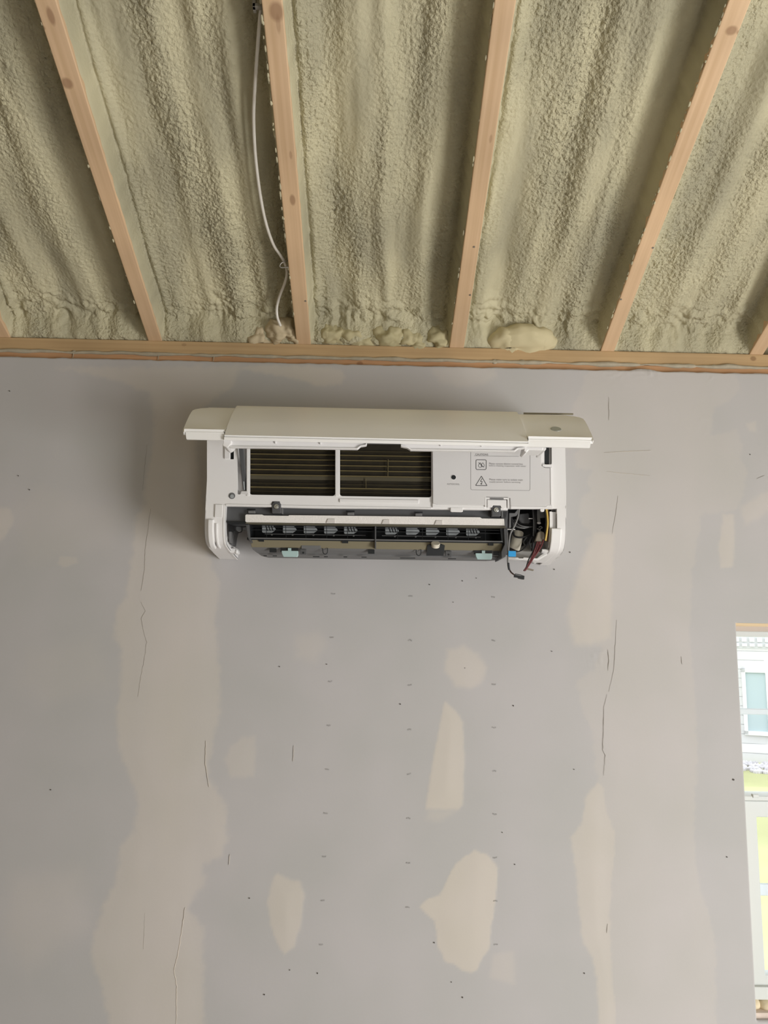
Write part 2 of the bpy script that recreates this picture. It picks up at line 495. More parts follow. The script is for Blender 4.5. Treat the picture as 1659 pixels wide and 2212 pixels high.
    streak = fbm(X * 9, Z * 0.7, 40, 3)                      # long trowel streaks down the seams
    mask = np.clip(mask * (0.92 + 0.14 * streak), 0, 1)
    # small torn and dragged spots in the compound
    Y = -raise_ - 0.0005 * fbm(X * 3, Z * 3, 8, 2) - 0.00035 * mask * streak
    for (qx, qy, rr, amp) in [(1290, 862, .020, .0018), (1295, 1415, .022, .0022), (1282, 1430, .02, .002), (1257, 1255, .02, .0016), (1517, 925, .03, .0016), (1525, 895, .02, .0016), (1275, 1060, .015, .0014), (1330, 808, .05, .0016), (1400, 803, .035, .003), (1535, 815, .025, .0016), (115, 1440, .015, .001), (1380, 1032, .03, .0012)]:
        c = px(qx, qy)
        g = np.exp(-(((X - c.x) / rr) ** 2 + ((Z - c.z) / (rr * 0.8)) ** 2))
        Y -= amp * g * np.maximum(0, fbm(X * 110, Z * 110, 55, 2))
    # the top edge of the boards is cut a little unevenly
    edge = fbm(X * 20, Z * 0, 71, 3)
    top = Z > 2.4585
    Zt = Z + top * 0.0022 * edge
    bump_top = np.exp(-((X - px(1385, 800).x) / 0.03) ** 2)
    Zt += top * bump_top * 0.006
    P = np.stack([X, Y, Zt], -1)
    cxs = 0.5 * (X[:-1, :-1] + X[1:, 1:]); czs = 0.5 * (Z[:-1, :-1] + Z[1:, 1:])
    keep = ~((cxs > WX0) & (cxs < WX1) & (czs > WZ0) & (czs < WZ1))
    me = grid_mesh('wall_back', P, keep)
    at = me.attributes.new('compound', 'FLOAT', 'POINT')
    at.data.foreach_set('value', mask.reshape(-1).astype(np.float32))
    return me
WALL = struct(link('wall_back', wall_grid(), M_WALL, smooth=True))
sol = WALL.modifiers.new('board_thickness', 'SOLIDIFY'); sol.thickness = 0.0127; sol.offset = -1

# marks on the wall: cracks, trowel ridges, specks, faint printed stamps
def strip(bm, pts, wid, dep, fn=px):
    P = [fn(*q) for q in pts]
    P2 = []
    for a, b in zip(P[:-1], P[1:]):
        n = max(2, int((b - a).length / 0.006))
        for k in range(n):
            t = k / n
            q = a.lerp(b, t)
            P2.append(q + Vector((random.uniform(-1, 1) * 0.0007, 0, random.uniform(-1, 1) * 0.0005)))
    P2.append(P[-1])
    L = []
    for i, p in enumerate(P2):
        d = (P2[min(i + 1, len(P2) - 1)] - P2[max(i - 1, 0)]).normalized()
        s = Vector((d.z, 0, -d.x))
        t = i / (len(P2) - 1)
        w = 0.75 * wid * (0.35 + 0.65 * sin(pi * min(1, max(0, t)))) * random.uniform(0.6, 1.2)
        L.append((bm.verts.new(p + s * w / 2 + Vector((0, -0.0012, 0))), bm.verts.new(p + Vector((0, -dep - 0.0014, 0))), bm.verts.new(p - s * w / 2 + Vector((0, -0.0012, 0)))))
    for a, b in zip(L[:-1], L[1:]):
        bm.faces.new((a[0], a[1], b[1], b[0])); bm.faces.new((a[1], a[2], b[2], b[1]))
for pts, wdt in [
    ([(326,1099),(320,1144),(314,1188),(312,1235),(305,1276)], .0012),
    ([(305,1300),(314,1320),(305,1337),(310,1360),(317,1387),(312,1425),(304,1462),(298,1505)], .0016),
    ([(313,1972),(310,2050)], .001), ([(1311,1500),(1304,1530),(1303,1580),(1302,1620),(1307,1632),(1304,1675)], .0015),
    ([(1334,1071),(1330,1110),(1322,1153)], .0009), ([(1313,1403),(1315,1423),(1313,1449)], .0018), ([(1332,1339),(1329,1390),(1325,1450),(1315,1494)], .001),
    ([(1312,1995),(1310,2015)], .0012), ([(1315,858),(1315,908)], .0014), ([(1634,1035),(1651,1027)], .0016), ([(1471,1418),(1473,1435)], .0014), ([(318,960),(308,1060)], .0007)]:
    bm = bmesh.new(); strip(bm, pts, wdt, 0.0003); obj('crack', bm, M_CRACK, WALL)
for pts, wdt in [([(400,1960),(385,2060),(376,2095),(382,2130),(381,2230)], .002), ([(1304,978),(1406,973)], .0016), ([(1310,1019),(1403,1028)], .0016), ([(445,1600),(444,1650),(452,1700)], .0016), ([(497,1845),(495,1868)], .002), ([(635,1610),(634,1645)], .0016)]:
    bm = bmesh.new(); strip(bm, pts, wdt, 0.0008); obj('trowel_ridge', bm, M_RIDGE, WALL)
bm = bmesh.new()
for x, y, r in [(928,1263,1.6),(999,1255,1.5),(1029,1249,1.2),(979,1301,1.1),(604,1440,1.5),(706,1435,1.3),(1004,1443,1.2),(865,1521,1.6),(1192,1407,1.2),(1112,1867,1.4),(539,1940,1.4),(21,845,1.6),(64,1058,1.6),(1109,1524,1.2),(864,1521,1.2),(938,2036,1.6),(999,2154,1.8),(1262,2102,1.6),(571,2148,1.7),(686,2102,1.5),(626,2095,1.2),(1570,1851,1.6),(1584,1684,2.6),(1231,1193,2.0),(1197,1230,1.8),(1109,1525,1.2),(1085,1798,1.2),(110,1706,1.4),(40,1028,1.5),(1620,982,1.4),(975,2121,1.2),(1240,1662,1.1)]:
    disc(bm, px(x, y) + Vector((0, -0.0022, 0)), r * 0.00085, 0.002, 8)
obj('dust_specks', bm, M_DARKMARK, WALL)['kind'] = 'stuff'
bm = bmesh.new()
for cxa, cya, cxb, cyb, n in [(720,1283,694,2040,9), (887,1287,881,1960,8), (1065,1290,1071,2040,9)]:
    for k in range(n):
        t = k / (n - 1)
        x0, y0 = cxa + (cxb - cxa) * t, cya + (cyb - cya) * t
        for j in range(3):
            xa, ya = x0 + (j - 1) * 3.2, y0 + random.uniform(-1, 1)
            for s in (-1, 1):
                strip(bm, [(xa - 1.2, ya + s * 1.8), (xa + 1.2, ya - s * 1.8)], 0.0009, 0.0001)
obj('printed_stamps', bm, M_STAMP, WALL)['kind'] = 'stuff'

# framing and outside skin behind the boards, with the same opening
bm = bmesh.new()
prism(bm, [[(XL - .15, .0132, 0), (XR + .15, .0132, 0), (XR + .15, .0132, 2.44), (XL - .15, .0132, 2.44)],
           [(WX0 - .004, .0132, WZ0 - .004), (WX1 + .004, .0132, WZ0 - .004), (WX1 + .004, .0132, WZ1 + .004), (WX0 - .004, .0132, WZ1 + .004)]], (0, .118, 0))
struct(obj('wall_outer', bm, mat('stud_wall_lumber', (0.52, 0.38, 0.24), 0.8, 0.2, noise=(12, 0.15))))

# unseen walls that close the room
def wall_hole(name, P, hole, ext):
    bm = bmesh.new(); prism(bm, [P] + ([hole] if hole else []), ext); struct(obj(name, bm, M_UNSEEN))
zr = ZP + (0 - RIDGE_Y) * math.tan(SLOPE)
side = lambda x: [(x, .0, 0), (x, YB, 0), (x, YB, ZP + .03), (x, RIDGE_Y, zr + .03), (x, .0, ZP + .03)]
wall_hole('wall_left', side(XL), None, (-.14, 0, 0))
wall_hole('wall_right', side(XR), [(XR, -1.55, .08), (XR, -2.8, .08), (XR, -2.8, 1.76), (XR, -1.55, 1.76)], (.14, 0, 0))  # unseen opening added down to the floor for more low daylight
wall_hole('wall_rear', [(XL, YB, 0), (XR, YB, 0), (XR, YB, ZP), (XL, YB, ZP)], [(1.0, YB, .1), (1.9, YB, .1), (1.9, YB, 2.0), (1.0, YB, 2.0)], (0, -.14, 0))  # unseen opening added for the rear daylight, kept narrow to darken the left

E2_, EN_ = Vector((0, -cos(SLOPE), sin(SLOPE))), Vector((0, -sin(SLOPE), -cos(SLOPE)))
O0_ = Vector((0, .0127, ZP)) - EN_ * .045
# roof deck over the rafters and foam: two slabs and the gables' fill
bm = bmesh.new()
d = 0.22
for ya, yb, sgn in ((.16, RIDGE_Y, 1), (YB - .16, RIDGE_Y, -1)):
    def zz(y):
        return ZP + (-y if sgn > 0 else y - YB) * math.tan(SLOPE) + .152
    prism(bm, [[(XL - .2, ya, zz(ya)), (XR + .2, ya, zz(ya)), (XR + .2, yb, zz(yb)), (XL - .2, yb, zz(yb))]], (0, 0, .03))
for xa_, xb_ in ((XL - .1, -1.034), (1.0545, XR + .1)):      # foam field beyond the six rafters
    prism(bm, [[O0_ + Vector((xa_ if i in (0, 3) else xb_, 0, 0)) + E2_ * (-.14 if i < 2 else 2.66) for i in range(4)]], -EN_ * .02)
boxmm(bm, (XL - .15, .10, ZP + .001), (XR + .15, .155, ZP + .16))
struct(obj('ceiling', bm, M_FOAM))

# ------------------------------------------------------------------ plates and rafters
C_WOOD0, C_WOOD1 = (0.62, 0.42, 0.25), (0.74, 0.525, 0.335)
PY = 0.0127
def plate(name, z0, z1, m, label):
    bm = bmesh.new(); boxmm(bm, (XL, PY, z0), (XR, PY + .14, z1))
    o = obj(name, bm, m, bevel=.0025)
    return tag(o, label, 'lumber')
kn = [(px(1632, 771).x, PY, px(1632, 771).z, .0065, 1.2), (px(395, 741).x, PY, px(395, 741).z, .004, 1.6)]
M_PLATE = wood('upper_plate_wood', (0.47, 0.315, 0.165), (0.56, 0.39, 0.215), kn)
kn = [(px(777, 782).x, PY, px(777, 782).z, .006, 1.4)]
M_PLATE2 = wood('lower_plate_wood', (0.49, 0.27, 0.14), (0.58, 0.335, 0.18), kn)
plate('top_plate', ZP - .038, ZP, M_PLATE, 'upper board of the doubled wall plate, yellowish, carrying the rafter feet')
plate('top_plate', ZP - .0765, ZP - .0385, M_PLATE2, 'lower board of the doubled wall plate, redder, half covered by the drywall edge')

# bead of sealant along the seam between the two boards
bm = bmesh.new()
seam = []
xs = np.arange(-1.2, 1.3, 0.006)
nz = fbm(xs * 14, xs * 0, 5, 3); nr = fbm(xs * 9, xs * 0 + 3, 31, 3)
for i, x in enumerate(xs):
    seam.append(Vector((x, PY - .0008, ZP - .0385 + .0022 * nz[i])))
def seam_r(t):
    i = min(len(xs) - 1, int(t * (len(xs) - 1)))
    return max(.0020, .0046 + .0042 * nr[i])
tube(bm, seam, seam_r, 8, curve=False)
for (x, l, r) in [(1130,10,.0075), (1070,7,.007), (872,5,.006), (655,8,.006), (320,8,.006), (155,6,.005), (1545,7,.006), (1360,30,.006), (1490,20,.0065), (920,20,.0045), (770,22,.0055)]:
    p = px(x, 770); p.z = ZP - .0385; p.y = PY - .001
    r_ = bmesh.ops.create_icosphere(bm, subdivisions=2, radius=1.0)
    bmesh.ops.transform(bm, matrix=Matrix.Translation(p) @ Matrix.Diagonal((l * .0012, .004, r, 1)), verts=r_['verts'])
SEAL = tag(obj('sealant_bead', bm, M_SEAL, smooth=True), 'lumpy grey sealant squeezed out along the seam between the two wall plate boards', 'sealant')
for x in (155, 340, 460):
    bm = bmesh.new()
    p = px(x, 762); p.z = ZP - .040; p.y = PY - .003
    tube(bm, [p, p + Vector((.0006, 0, -.008)), p + Vector((-.0004, 0, -.017))], lambda t: .0016 * (1 - .6 * t), 6)
    obj('drip', bm, M_SEAL, SEAL, smooth=True)

# rafters: local X runs up the slope from the plate, local Z is the underside's normal (down)
E2 = Vector((0, -cos(SLOPE), sin(SLOPE)))
EN = Vector((0, -sin(SLOPE), -cos(SLOPE)))
O0 = Vector((0, PY, ZP))
LEFT = [-1.028, -.6205, -.2190, .1935, .6030, 1.0105]
RW, RH, RL = .038, .140, 2.55
RAFTER_MATS = []
def rafter_local(x, y, left):
    q = on_plane(x, y, O0, EN)
    return ((q - O0).dot(E2), q.x - left)
KN = {1: [(92, 60, .0045, 1.0), (145, 180, .0105, 1.0), (110, 35, .006, 2.5)], 2: [(597, 25, .0125, 1.3), (632, 432, .006, 2.2), (601, 52, .004, 4), (628, 335, .003, 3)], 3: [(1060, 300, .003, 3)], 4: [(1580, 66, .010, .8), (1600, 70, .007, .7)]}
WHO = ['leftmost pine rafter, only its foot showing at the left edge of the picture',
       'second pine rafter from the left, with two dark round knots near its top',
       'pine rafter beside the white cable, with a big oval knot near its top',
       'clean pine rafter above the right half of the air conditioner',
       'pine rafter leaning right past the pale foam mound, with ragged foam along its left edge',
       'rightmost pine rafter, only its foot showing at the right edge of the picture']
for k, xl in enumerate(LEFT):
    bm = bmesh.new()
    boxmm(bm, (-.12, 0, -RH), (RL, RW, 0))
    bmesh.ops.subdivide_edges(bm, edges=[e for e in bm.edges if abs(e.verts[0].co.x - e.verts[1].co.x) > 1], cuts=30)
    for v in bm.verts:                       # a slight natural wave along the edges
        v.co.y += .0010 * sin(v.co.x * 5 + k * 2 + (v.co.y > .01) * 1.3)
    kk = []
    for (x, y, r, s) in KN.get(k, []):
        u, w = rafter_local(x, y, xl)
        kk.append((u, w, 0, r, s))
    tone = [1.0, 1.0, .98, .97, 1.06, 1.0][k]
    m = wood('rafter_wood_%s' % 'abcdef'[k], tuple(c * tone for c in C_WOOD0), tuple(c * tone for c in C_WOOD1), kk)
    o = obj('rafter', bm, m, bevel=.002)
    o.matrix_world = Matrix(((E2.x, 1, EN.x, xl), (E2.y, 0, EN.y, O0.y), (E2.z, 0, EN.z, O0.z), (0, 0, 0, 1)))
    tag(o, WHO[k], 'rafter', 'pine rafters of the sloping ceiling')
    for (x, y) in {3: [(1017, 637), (1024, 533)], 4: [(1326, 646), (1411, 535)], 2: [(660, 650)]}.get(k, []):
        u, w = rafter_local(x, y, xl)
        bm = bmesh.new(); disc(bm, (u, min(max(w, .004), RW - .004), .0012), .0024, .004, 10, Vector((0, 0, -1)))
        n = obj('nail_head', bm, M_GALV)
        n.parent = o

# ------------------------------------------------------------------ spray foam between the rafters
R0 = 0.072
def rec_pt(x, y, rec):
    return on_plane(x, y, O0 - EN * rec, EN)
def foam_point(x, v, rec):
    return O0 + Vector((x, 0, 0)) + E2 * v - EN * rec
def bay(k, ridges, label, blobs=()):
    x0, x1 = LEFT[k] + RW - .002, LEFT[k + 1] + .002
    w = x1 - x0
    us = np.concatenate([np.linspace(0, .02, 9)[:-1], np.arange(.02, w - .02, .0025), np.linspace(w - .02, w, 9)])
    vs = np.concatenate([np.arange(-.06, 1.12, .0026), np.arange(1.12, RL, .03)])
    U, V = np.meshgrid(us, vs)
    un = U / w
    seed = 100 + 37 * k
    wob = 0.05 * gnoise(V * 2.3, U * 0 + 3.3 + k, seed)
    low = fbm(U * 9, V * 1.6, seed + 1, 3)
    rec = R0 - .010 * low
    for (c, s, a, drift) in ridges:
        rec = rec - .62 * a * np.exp(-(((un - c - drift * V - wob) / s) ** 2)) * (0.75 + .5 * gnoise(V * 3 + c * 9, V * 0 + c * 31, seed + 2))
    # rough zones and smooth zones
    rough = np.clip(.62 + .55 * fbm(U * 9, V * 2.2, seed + 4, 2), .12, 1.1)
    wx = U + .004 * gnoise(U * 40, V * 40, seed + 11); wv = V + .004 * gnoise(U * 40, V * 40, seed + 12)
    peb = np.abs(gnoise(wx * 95, wv * 80, seed + 5)) * .0062 + np.abs(gnoise(wx * 160, wv * 140, seed + 6)) * .0040 - .003
    # lumps piled against the plate
    foot = sstep(.16, .0, V + .05 * gnoise(U * 10, V * 4, seed + 8))
    lump = (np.abs(gnoise(U * 26, V * 30, seed + 9)) * .022 + np.abs(gnoise(U * 55, V * 60, seed + 10)) * .010) * foot
    edgeL = sstep(.0005, .013, U + .0025 * gnoise(U * 0, V * 30, seed + 13))
    edgeR = sstep(.0005, .015, (w - U) + .004 * gnoise(U * 0 + 5, V * 45, seed + 14))
    mid = edgeL * edgeR
    rec = rec - (peb * rough) * sstep(.006, .03, U) * sstep(.004, .02, w - U) * (1 - .35 * foot) - lump * mid
    # a rolled lip of foam along the left side, then the skin running up to the lumber
    rec = rec - .018 * np.exp(-((U - .020) / .012) ** 2) * (.6 + .4 * gnoise(V * 6, U * 0, seed + 15))
    rec = rec * mid + .004 * (1 - mid) + .0025 * (1 - edgeR) * np.maximum(0, gnoise(V * 60, V * 0, seed + 16)) * -1.5
    foot2 = sstep(.045, -.005, V + .012 * gnoise(U * 22, V * 0, seed + 17))
    rec = rec * (1 - foot2) + (.006 - .006 * np.abs(gnoise(U * 30, V * 40, seed + 18))) * foot2 * mid + .004 * foot2 * (1 - mid)
    for (bx, bv, rx, rv, a) in blobs:
        rec = rec - a * np.sqrt(np.clip(1 - ((U - bx) / rx) ** 2 - ((V - bv) / rv) ** 2, 0, 1)) * mid
    rec = np.maximum(rec, -.012)
    P = np.stack([x0 + U, O0.y + E2.y * V - EN.y * rec, O0.z + E2.z * V - EN.z * rec], -1)
    me = grid_mesh('spray_foam', P)
    at = me.attributes.new('rough', 'FLOAT', 'POINT')
    at.data.foreach_set('value', (np.clip(rough, 0, 1) * mid).reshape(-1).astype(np.float32))
    o = link('spray_foam', me, M_FOAM, smooth=True)
    tag(o, label, 'insulation', 'spray foam between the rafters')
    return o, x0, w
B0 = bay(0, [(.30, .10, .022, .0), (.62, .10, .024, .0), (.88, .05, .012, 0)], 'sprayed foam insulation in the leftmost bay, reaching the left edge of the picture')
B1 = bay(1, [(.16, .08, .012, 0), (.40, .07, .030, .04), (.62, .07, .024, .02), (.80, .05, .020, 0)], 'sprayed foam insulation that the white cable runs over')
B2 = bay(2, [(.12, .05, .020, 0), (.36, .10, .018, 0), (.52, .05, .026, -.02), (.76, .07, .030, .02)], 'sprayed foam insulation straight above the air conditioner, with lumpy yellow foam at its foot', [(.03, .025, .035, .022, .012), (.10, .03, .05, .03, .012), (.17, .02, .05, .022, .012), (.24, .03, .05, .03, .010)])
B3 = bay(3, [(.08, .06, .030, 0), (.34, .08, .016, .03), (.55, .08, .030, .02), (.74, .06, .026, 0)], 'sprayed foam insulation with the pale domed mound at its foot')
B4 = bay(4, [(.10, .08, .026, 0), (.34, .07, .026, .02), (.58, .08, .028, 0), (.80, .05, .020, 0)], 'sprayed foam insulation in the rightmost bay, reaching the right edge of the picture')

# the pale domed mound of foam over the plate (a part of its bay)
def mound(parent, cx, cy, wpx, hgt, dep, m, name, seed, peb=.0):
    c = px(cx, cy, -PY - .02)
    n, mm = 56, 28
    th = np.linspace(0, pi, n); ph = np.linspace(0, pi * .55, mm)
    T, Q = np.meshgrid(th, ph)
    rx = wpx / 2 / 835.0
    X = np.cos(T) * np.cos(Q * 0) * np.sqrt(np.clip(1 - (Q / (pi * .55)) ** 2 * .25, 0, 1)) * rx
    Zh = np.sin(T) ** .8 * hgt * np.cos(Q * .6)
    Yd = -np.sin(Q) * dep * np.sqrt(np.sin(T).clip(0, 1))
    nz = 1 + .10 * fbm(T * 2.2, Q * 2, seed, 3)
    X = X * nz; Zh = Zh * nz
    Yf = Yd + peb * np.abs(gnoise(T * 12, Q * 9, seed + 3))
    me = grid_mesh(name, np.stack([c.x + X, c.y - .0 + (Yf + dep * .5), c.z + Zh], -1))
    me.flip_normals()
    at = me.attributes.new('rough', 'FLOAT', 'POINT')
    o = link(name, me, m, parent, smooth=True)
    return o
FR4 = Matrix(((1, E2.x, EN.x, 0), (0, E2.y, EN.y, 0), (0, E2.z, EN.z, 0), (0, 0, 0, 1)))
def lump_mesh(parent, lumps, m, name, seed, amp=.006, rec=.024):
    """One lumpy mass grown from overlapping balls: (x px, y px, rx, ry, rz)."""
    bm = bmesh.new()
    for i, (x, y, rx, ry, rz) in enumerate(lumps):
        c = rec_pt(x, y, rec)
        r = bmesh.ops.create_icosphere(bm, subdivisions=4, radius=1.0)
        bmesh.ops.transform(bm, matrix=Matrix.Translation(c) @ FR4 @ Matrix.Diagonal((rx, ry, rz, 1)), verts=r['verts'])
    me = bpy.data.meshes.new(name); bm.to_mesh(me); bm.free()
    co = np.empty(len(me.vertices) * 3, np.float32); me.vertices.foreach_get('co', co); co = co.reshape(-1, 3)
    nr = np.empty(len(me.vertices) * 3, np.float32); me.vertices.foreach_get('normal', nr); nr = nr.reshape(-1, 3)
    dsp = amp * fbm(co[:, 0] * 34 + co[:, 1] * 13, co[:, 2] * 34 - co[:, 1] * 17, seed, 3)
    co += nr * dsp[:, None]
    co[:, 2] = np.where(co[:, 1] < PY, np.maximum(co[:, 2], ZP - .001), co[:, 2])
    me.vertices.foreach_set('co', co.reshape(-1)); me.update()
    return link(name, me, m, parent, smooth=True)
o = lump_mesh(B3[0], [(1128, 744, .098, .066, .040), (1098, 741, .060, .054, .036), (1160, 743, .056, .050, .034)], M_FOAM_PALE, 'foam_mound', 12, .006, .029)
o['label'] = 'pale smooth trimmed mound'
lum = []
rr = random.Random(4)
for i in range(13):
    x = 692 + i * 21.5 + rr.uniform(-6, 6)
    lum.append((x, 744 - rr.uniform(0, 24), rr.uniform(.030, .055), rr.uniform(.016, .030), rr.uniform(.030, .037)))
lum += [(704, 716, .022, .018, .028), (735, 724, .034, .018, .030), (800, 728, .034, .020, .028)]
o = lump_mesh(B2[0], lum, foam_material('yellowish_spray_foam', (0.45, 0.40, 0.24), (0.54, 0.475, 0.29), .7), 'foam_lumps', 30, .010, .034)
o['label'] = 'yellowish pillowy foam'
M_FOAM_PINK = foam_material('pinkish_spray_foam', (0.52, 0.43, 0.285), (0.58, 0.48, 0.325), .8)
lum = [(558 + rr.uniform(0, 76), 740 - rr.uniform(0, 34), rr.uniform(.026, .044), rr.uniform(.014, .026), rr.uniform(.030, .036)) for i in range(13)]
o = lump_mesh(B1[0], lum, M_FOAM_PINK, 'foam_lumps', 44, .012, .034)
o['label'] = 'pinkish rough foam'

# ragged crumbs of foam left along the edge of two rafters
for par, kx, num in ((B1[0], 2, 90), (B3[0], 4, 60), (B2[0], 3, 22), (B0[0], 1, 14)):
    bm = bmesh.new()
    for i in range(num):
        v = rr.uniform(.08, .95)
        rad = rr.uniform(.0012, .0032)
        c = O0 + Vector((LEFT[kx] - rr.uniform(.0, .0028), 0, 0)) + E2 * v - EN * rr.uniform(.0, .007)
        r_ = bmesh.ops.create_icosphere(bm, subdivisions=2, radius=rad)
        bmesh.ops.transform(bm, matrix=Matrix.Translation(c) @ FR4 @ Matrix.Diagonal((.8, rr.uniform(1.0, 3.2), .8, 1)), verts=r_['verts'])
    o = obj('edge_crumbs', bm, M_FOAM, par, smooth=True); o['kind'] = 'stuff'

# white cable along the second rafter
CABLE_PX = [(572, -40, .02), (563, 25, .018), (556, 110, .03), (550, 200, .034), (548, 260, .036), (552, 340, .036), (562, 420, .034), (574, 480, .032), (590, 527, .028), (606, 552, .024), (616, 570, .022), (620, 590, .022), (615, 612, .026), (604, 640, .034), (598, 664, .030), (599, 685, .018), (606, 704, .010)]
bm = bmesh.new()
tube(bm, [rec_pt(x, y, r) for x, y, r in CABLE_PX], .0036, 12)
cb = tag(obj('electrical_cable', bm, M_CABLE, smooth=True), 'white electrical cable hanging down along a rafter and ending in the foam', 'cable')
bm = bmesh.new()
a = rec_pt(612, 565, .016)
tube(bm, [a + Vector((.014, .0, .004)), a + Vector((-.004, -.004, -.006)), a + Vector((-.006, -.002, -.016)), a + Vector((.014, 0, -.014))], .0016, 8)
obj('staple', bm, M_GALV, cb, smooth=True)
bm = bmesh.new()
a = rec_pt(560, 14, .014)
boxmm(bm, a + Vector((-.012, -.004, -.004)), a + Vector((.012, .004, .004)))
boxmm(bm, a + Vector((-.012, -.004, -.004)), a + Vector((-.006, .012, .018)))
obj('staple', bm, M_GALV, cb, bevel=.001)

# ------------------------------------------------------------------ the air conditioner
AC = thing('air_conditioner', (.027, 0.0, 2.02), 'white wall-mounted air conditioner with its cover swung up and loose wires at the right', 'air conditioner')
D = .200                                     # front of the casing, in front of the wall
# casing: one front face with openings
outer = [(447, 950), (1221, 962), (1223, 1060), (1223, 1109), (1203, 1108.7), (1203, 1099), (1097, 1098.5), (1097, 1102), (933, 1100), (700, 1095), (607, 1093), (604, 1083), (588, 1083), (585, 1092), (487, 1090), (447, 1090)]
def rr_loop(x0, y0, x1, y1, r=5):
    q = rect(x0, y0, x1, y1)
    out = []
    for i in range(4):
        p = Vector(q[i]); a = (Vector(q[i - 1]) - p).normalized(); b = (Vector(q[(i + 1) % 4]) - p).normalized()
        out += [tuple(p + a * r), tuple(p + a * r * .3 + b * r * .3), tuple(p + b * r)]
    return out
holes = [rr_loop(497, 960, 505, 992, 1), rr_loop(513, 961, 534, 1068, 2), rr_loop(539, 955, 724, 1070, 5), rr_loop(734, 957, 932, 1073, 5), rr_loop(1176, 962, 1192, 1003, 2)]
casing = part('casing', outer, D, .012, M_WHITE, AC, bevel=.0012, holes=holes)
# top of the casing behind the cover, and its two sides
def zat(x, y, dep):
    return px(x, y, dep).z
XLc, XRc = px(447, 1030, D).x, px(1222, 1040, D).x
bm = bmesh.new()
prof = [(0.0, 2.29), (.12, 2.285), (.185, 2.262), (D, 2.235), (D - .005, 2.226), (D - .014, 2.235), (.175, 2.250), (.115, 2.272), (0, 2.276)]
prism(bm, [[(XLc, -a, z) for a, z in prof]], (XRc - XLc, 0, 0))
obj('casing_top', bm, M_WHITE, casing)
# side cheeks: a plate closing the end and a rim that follows the curved profile down to the wall
PROF = [(D, 2.240), (D, 2.10), (D, 2.040), (.1985, 2.005), (.194, 1.982), (.184, 1.963), (.166, 1.950), (.120, 1.942), (.060, 1.936), (.004, 1.931)]
PROF = [(a, z) for a, z in PROF]
def offset_prof(P, t):
    out = []
    for i, (a, z) in enumerate(P):
        p0 = P[max(i - 1, 0)]; p1 = P[min(i + 1, len(P) - 1)]
        d = Vector((p1[0] - p0[0], p1[1] - p0[1])).normalized()
        n = Vector((d.y, -d.x))              # towards the inside of the unit
        out.append((a + n.x * t, z + n.y * t))
    return out
def rim(bm, P, x0, x1, t0, t1):
    A = offset_prof(P, t0); B = offset_prof(P, t1)
    loop = [(x0, -a, z) for a, z in A] + [(x0, -a, z) for a, z in reversed(B)]
    prism(bm, [loop], (x1 - x0, 0, 0))
def sub_prof(z_hi, z_lo):
    """Piece of the profile between two heights, finely divided."""
    P = smooth_path([(a, 0, z) for a, z in PROF], 6)
    return [(p.x, p.z) for p in P if z_lo <= p.z <= z_hi]
SP = sub_prof(2.3, 1.90)
def cheek(side):
    s = 1 if side == 'l' else -1
    xo = XLc if side == 'l' else XRc
    xi = px(487, 1100, D).x if side == 'l' else px(1203, 1105, D).x
    bm = bmesh.new()
    loop = [(xo, -a, z) for a, z in SP] + [(xo, 0, 1.931), (xo, 0, 2.24)]
    prism(bm, [loop], (s * .003, 0, 0))
    lo = [p for p in SP if p[1] < 2.06]
    rim(bm, lo, xo, xi, 0.0, .0035)
    o = obj('side_cheek', bm, M_WHITE, AC, bevel=.0008)
    return o, xo, xi, s
chL, xoL, xiL, sL = cheek('l')
chR, xoR, xiR, sR = cheek('r')
# left cheek: inner lip, raised bright pad, groove ledge and hooked tip
lowP = sub_prof(2.045, 1.90)
bm = bmesh.new()
rim(bm, lowP, xiL - .005, xiL, -.001, .022); obj('inner_lip', bm, M_WHITE, chL, bevel=.0008)
padP = sub_prof(2.008, 1.946)
bm = bmesh.new(); rim(bm, padP, xoL + .008, xoL + .022, -.007, .001); obj('raised_pad', bm, M_WHITE, chL, bevel=.003)
bm = bmesh.new(); rim(bm, sub_prof(2.04, 2.006), xiL - .024, xiL - .006, -.003, .001); obj('catch_plate', bm, M_WHITE, chL, bevel=.001)
bm = bmesh.new(); rim(bm, sub_prof(2.000, 1.945), xoL + .026, xoL + .030, -.0035, .001); obj('ledge', bm, M_WHITE, chL, bevel=.0008)
bm = bmesh.new()
zt = 1.931
for (xa, xb, da, db, z0, z1) in [(xiL - .004, xiL + .016, .11, .10, zt + .006, zt + .018), (xiL + .011, xiL + .018, .112, .098, zt + .004, zt + .015)]:
    boxmm(bm, (xa, -da, z0), (xb, -da + .03, z1))
obj('hooked_tip', bm, M_WHITE, chL, bevel=.003)
part('small_hole', [(471, 1094), (474.5, 1094), (474.5, 1099), (471, 1099)], D + .0005, .002, M_MIDGREY, chL)
# right cheek: recessed inner strip, its lip and the finger pocket
xin = px(1187, 1105, D - .01).x
bm = bmesh.new(); rim(bm, lowP, xin, xiR + .001, .009, .013); obj('inner_strip', bm, M_WHITE, chR, bevel=.0006)
bm = bmesh.new(); rim(bm, lowP, xin - .001, xin + .0045, .004, .030); obj('inner_lip', bm, M_WHITE, chR, bevel=.0008)
bm = bmesh.new(); rim(bm, sub_prof(2.004, 1.946), xoR - .036, xoR - .012, -.004, .001); obj('raised_pad', bm, M_WHITE, chR, bevel=.003)
bm = bmesh.new(); rim(bm, sub_prof(1.953, 1.935), xiR - .03, xiR + .004, -.002, .003); obj('hooked_tip', bm, M_WHITE, chR, bevel=.001)

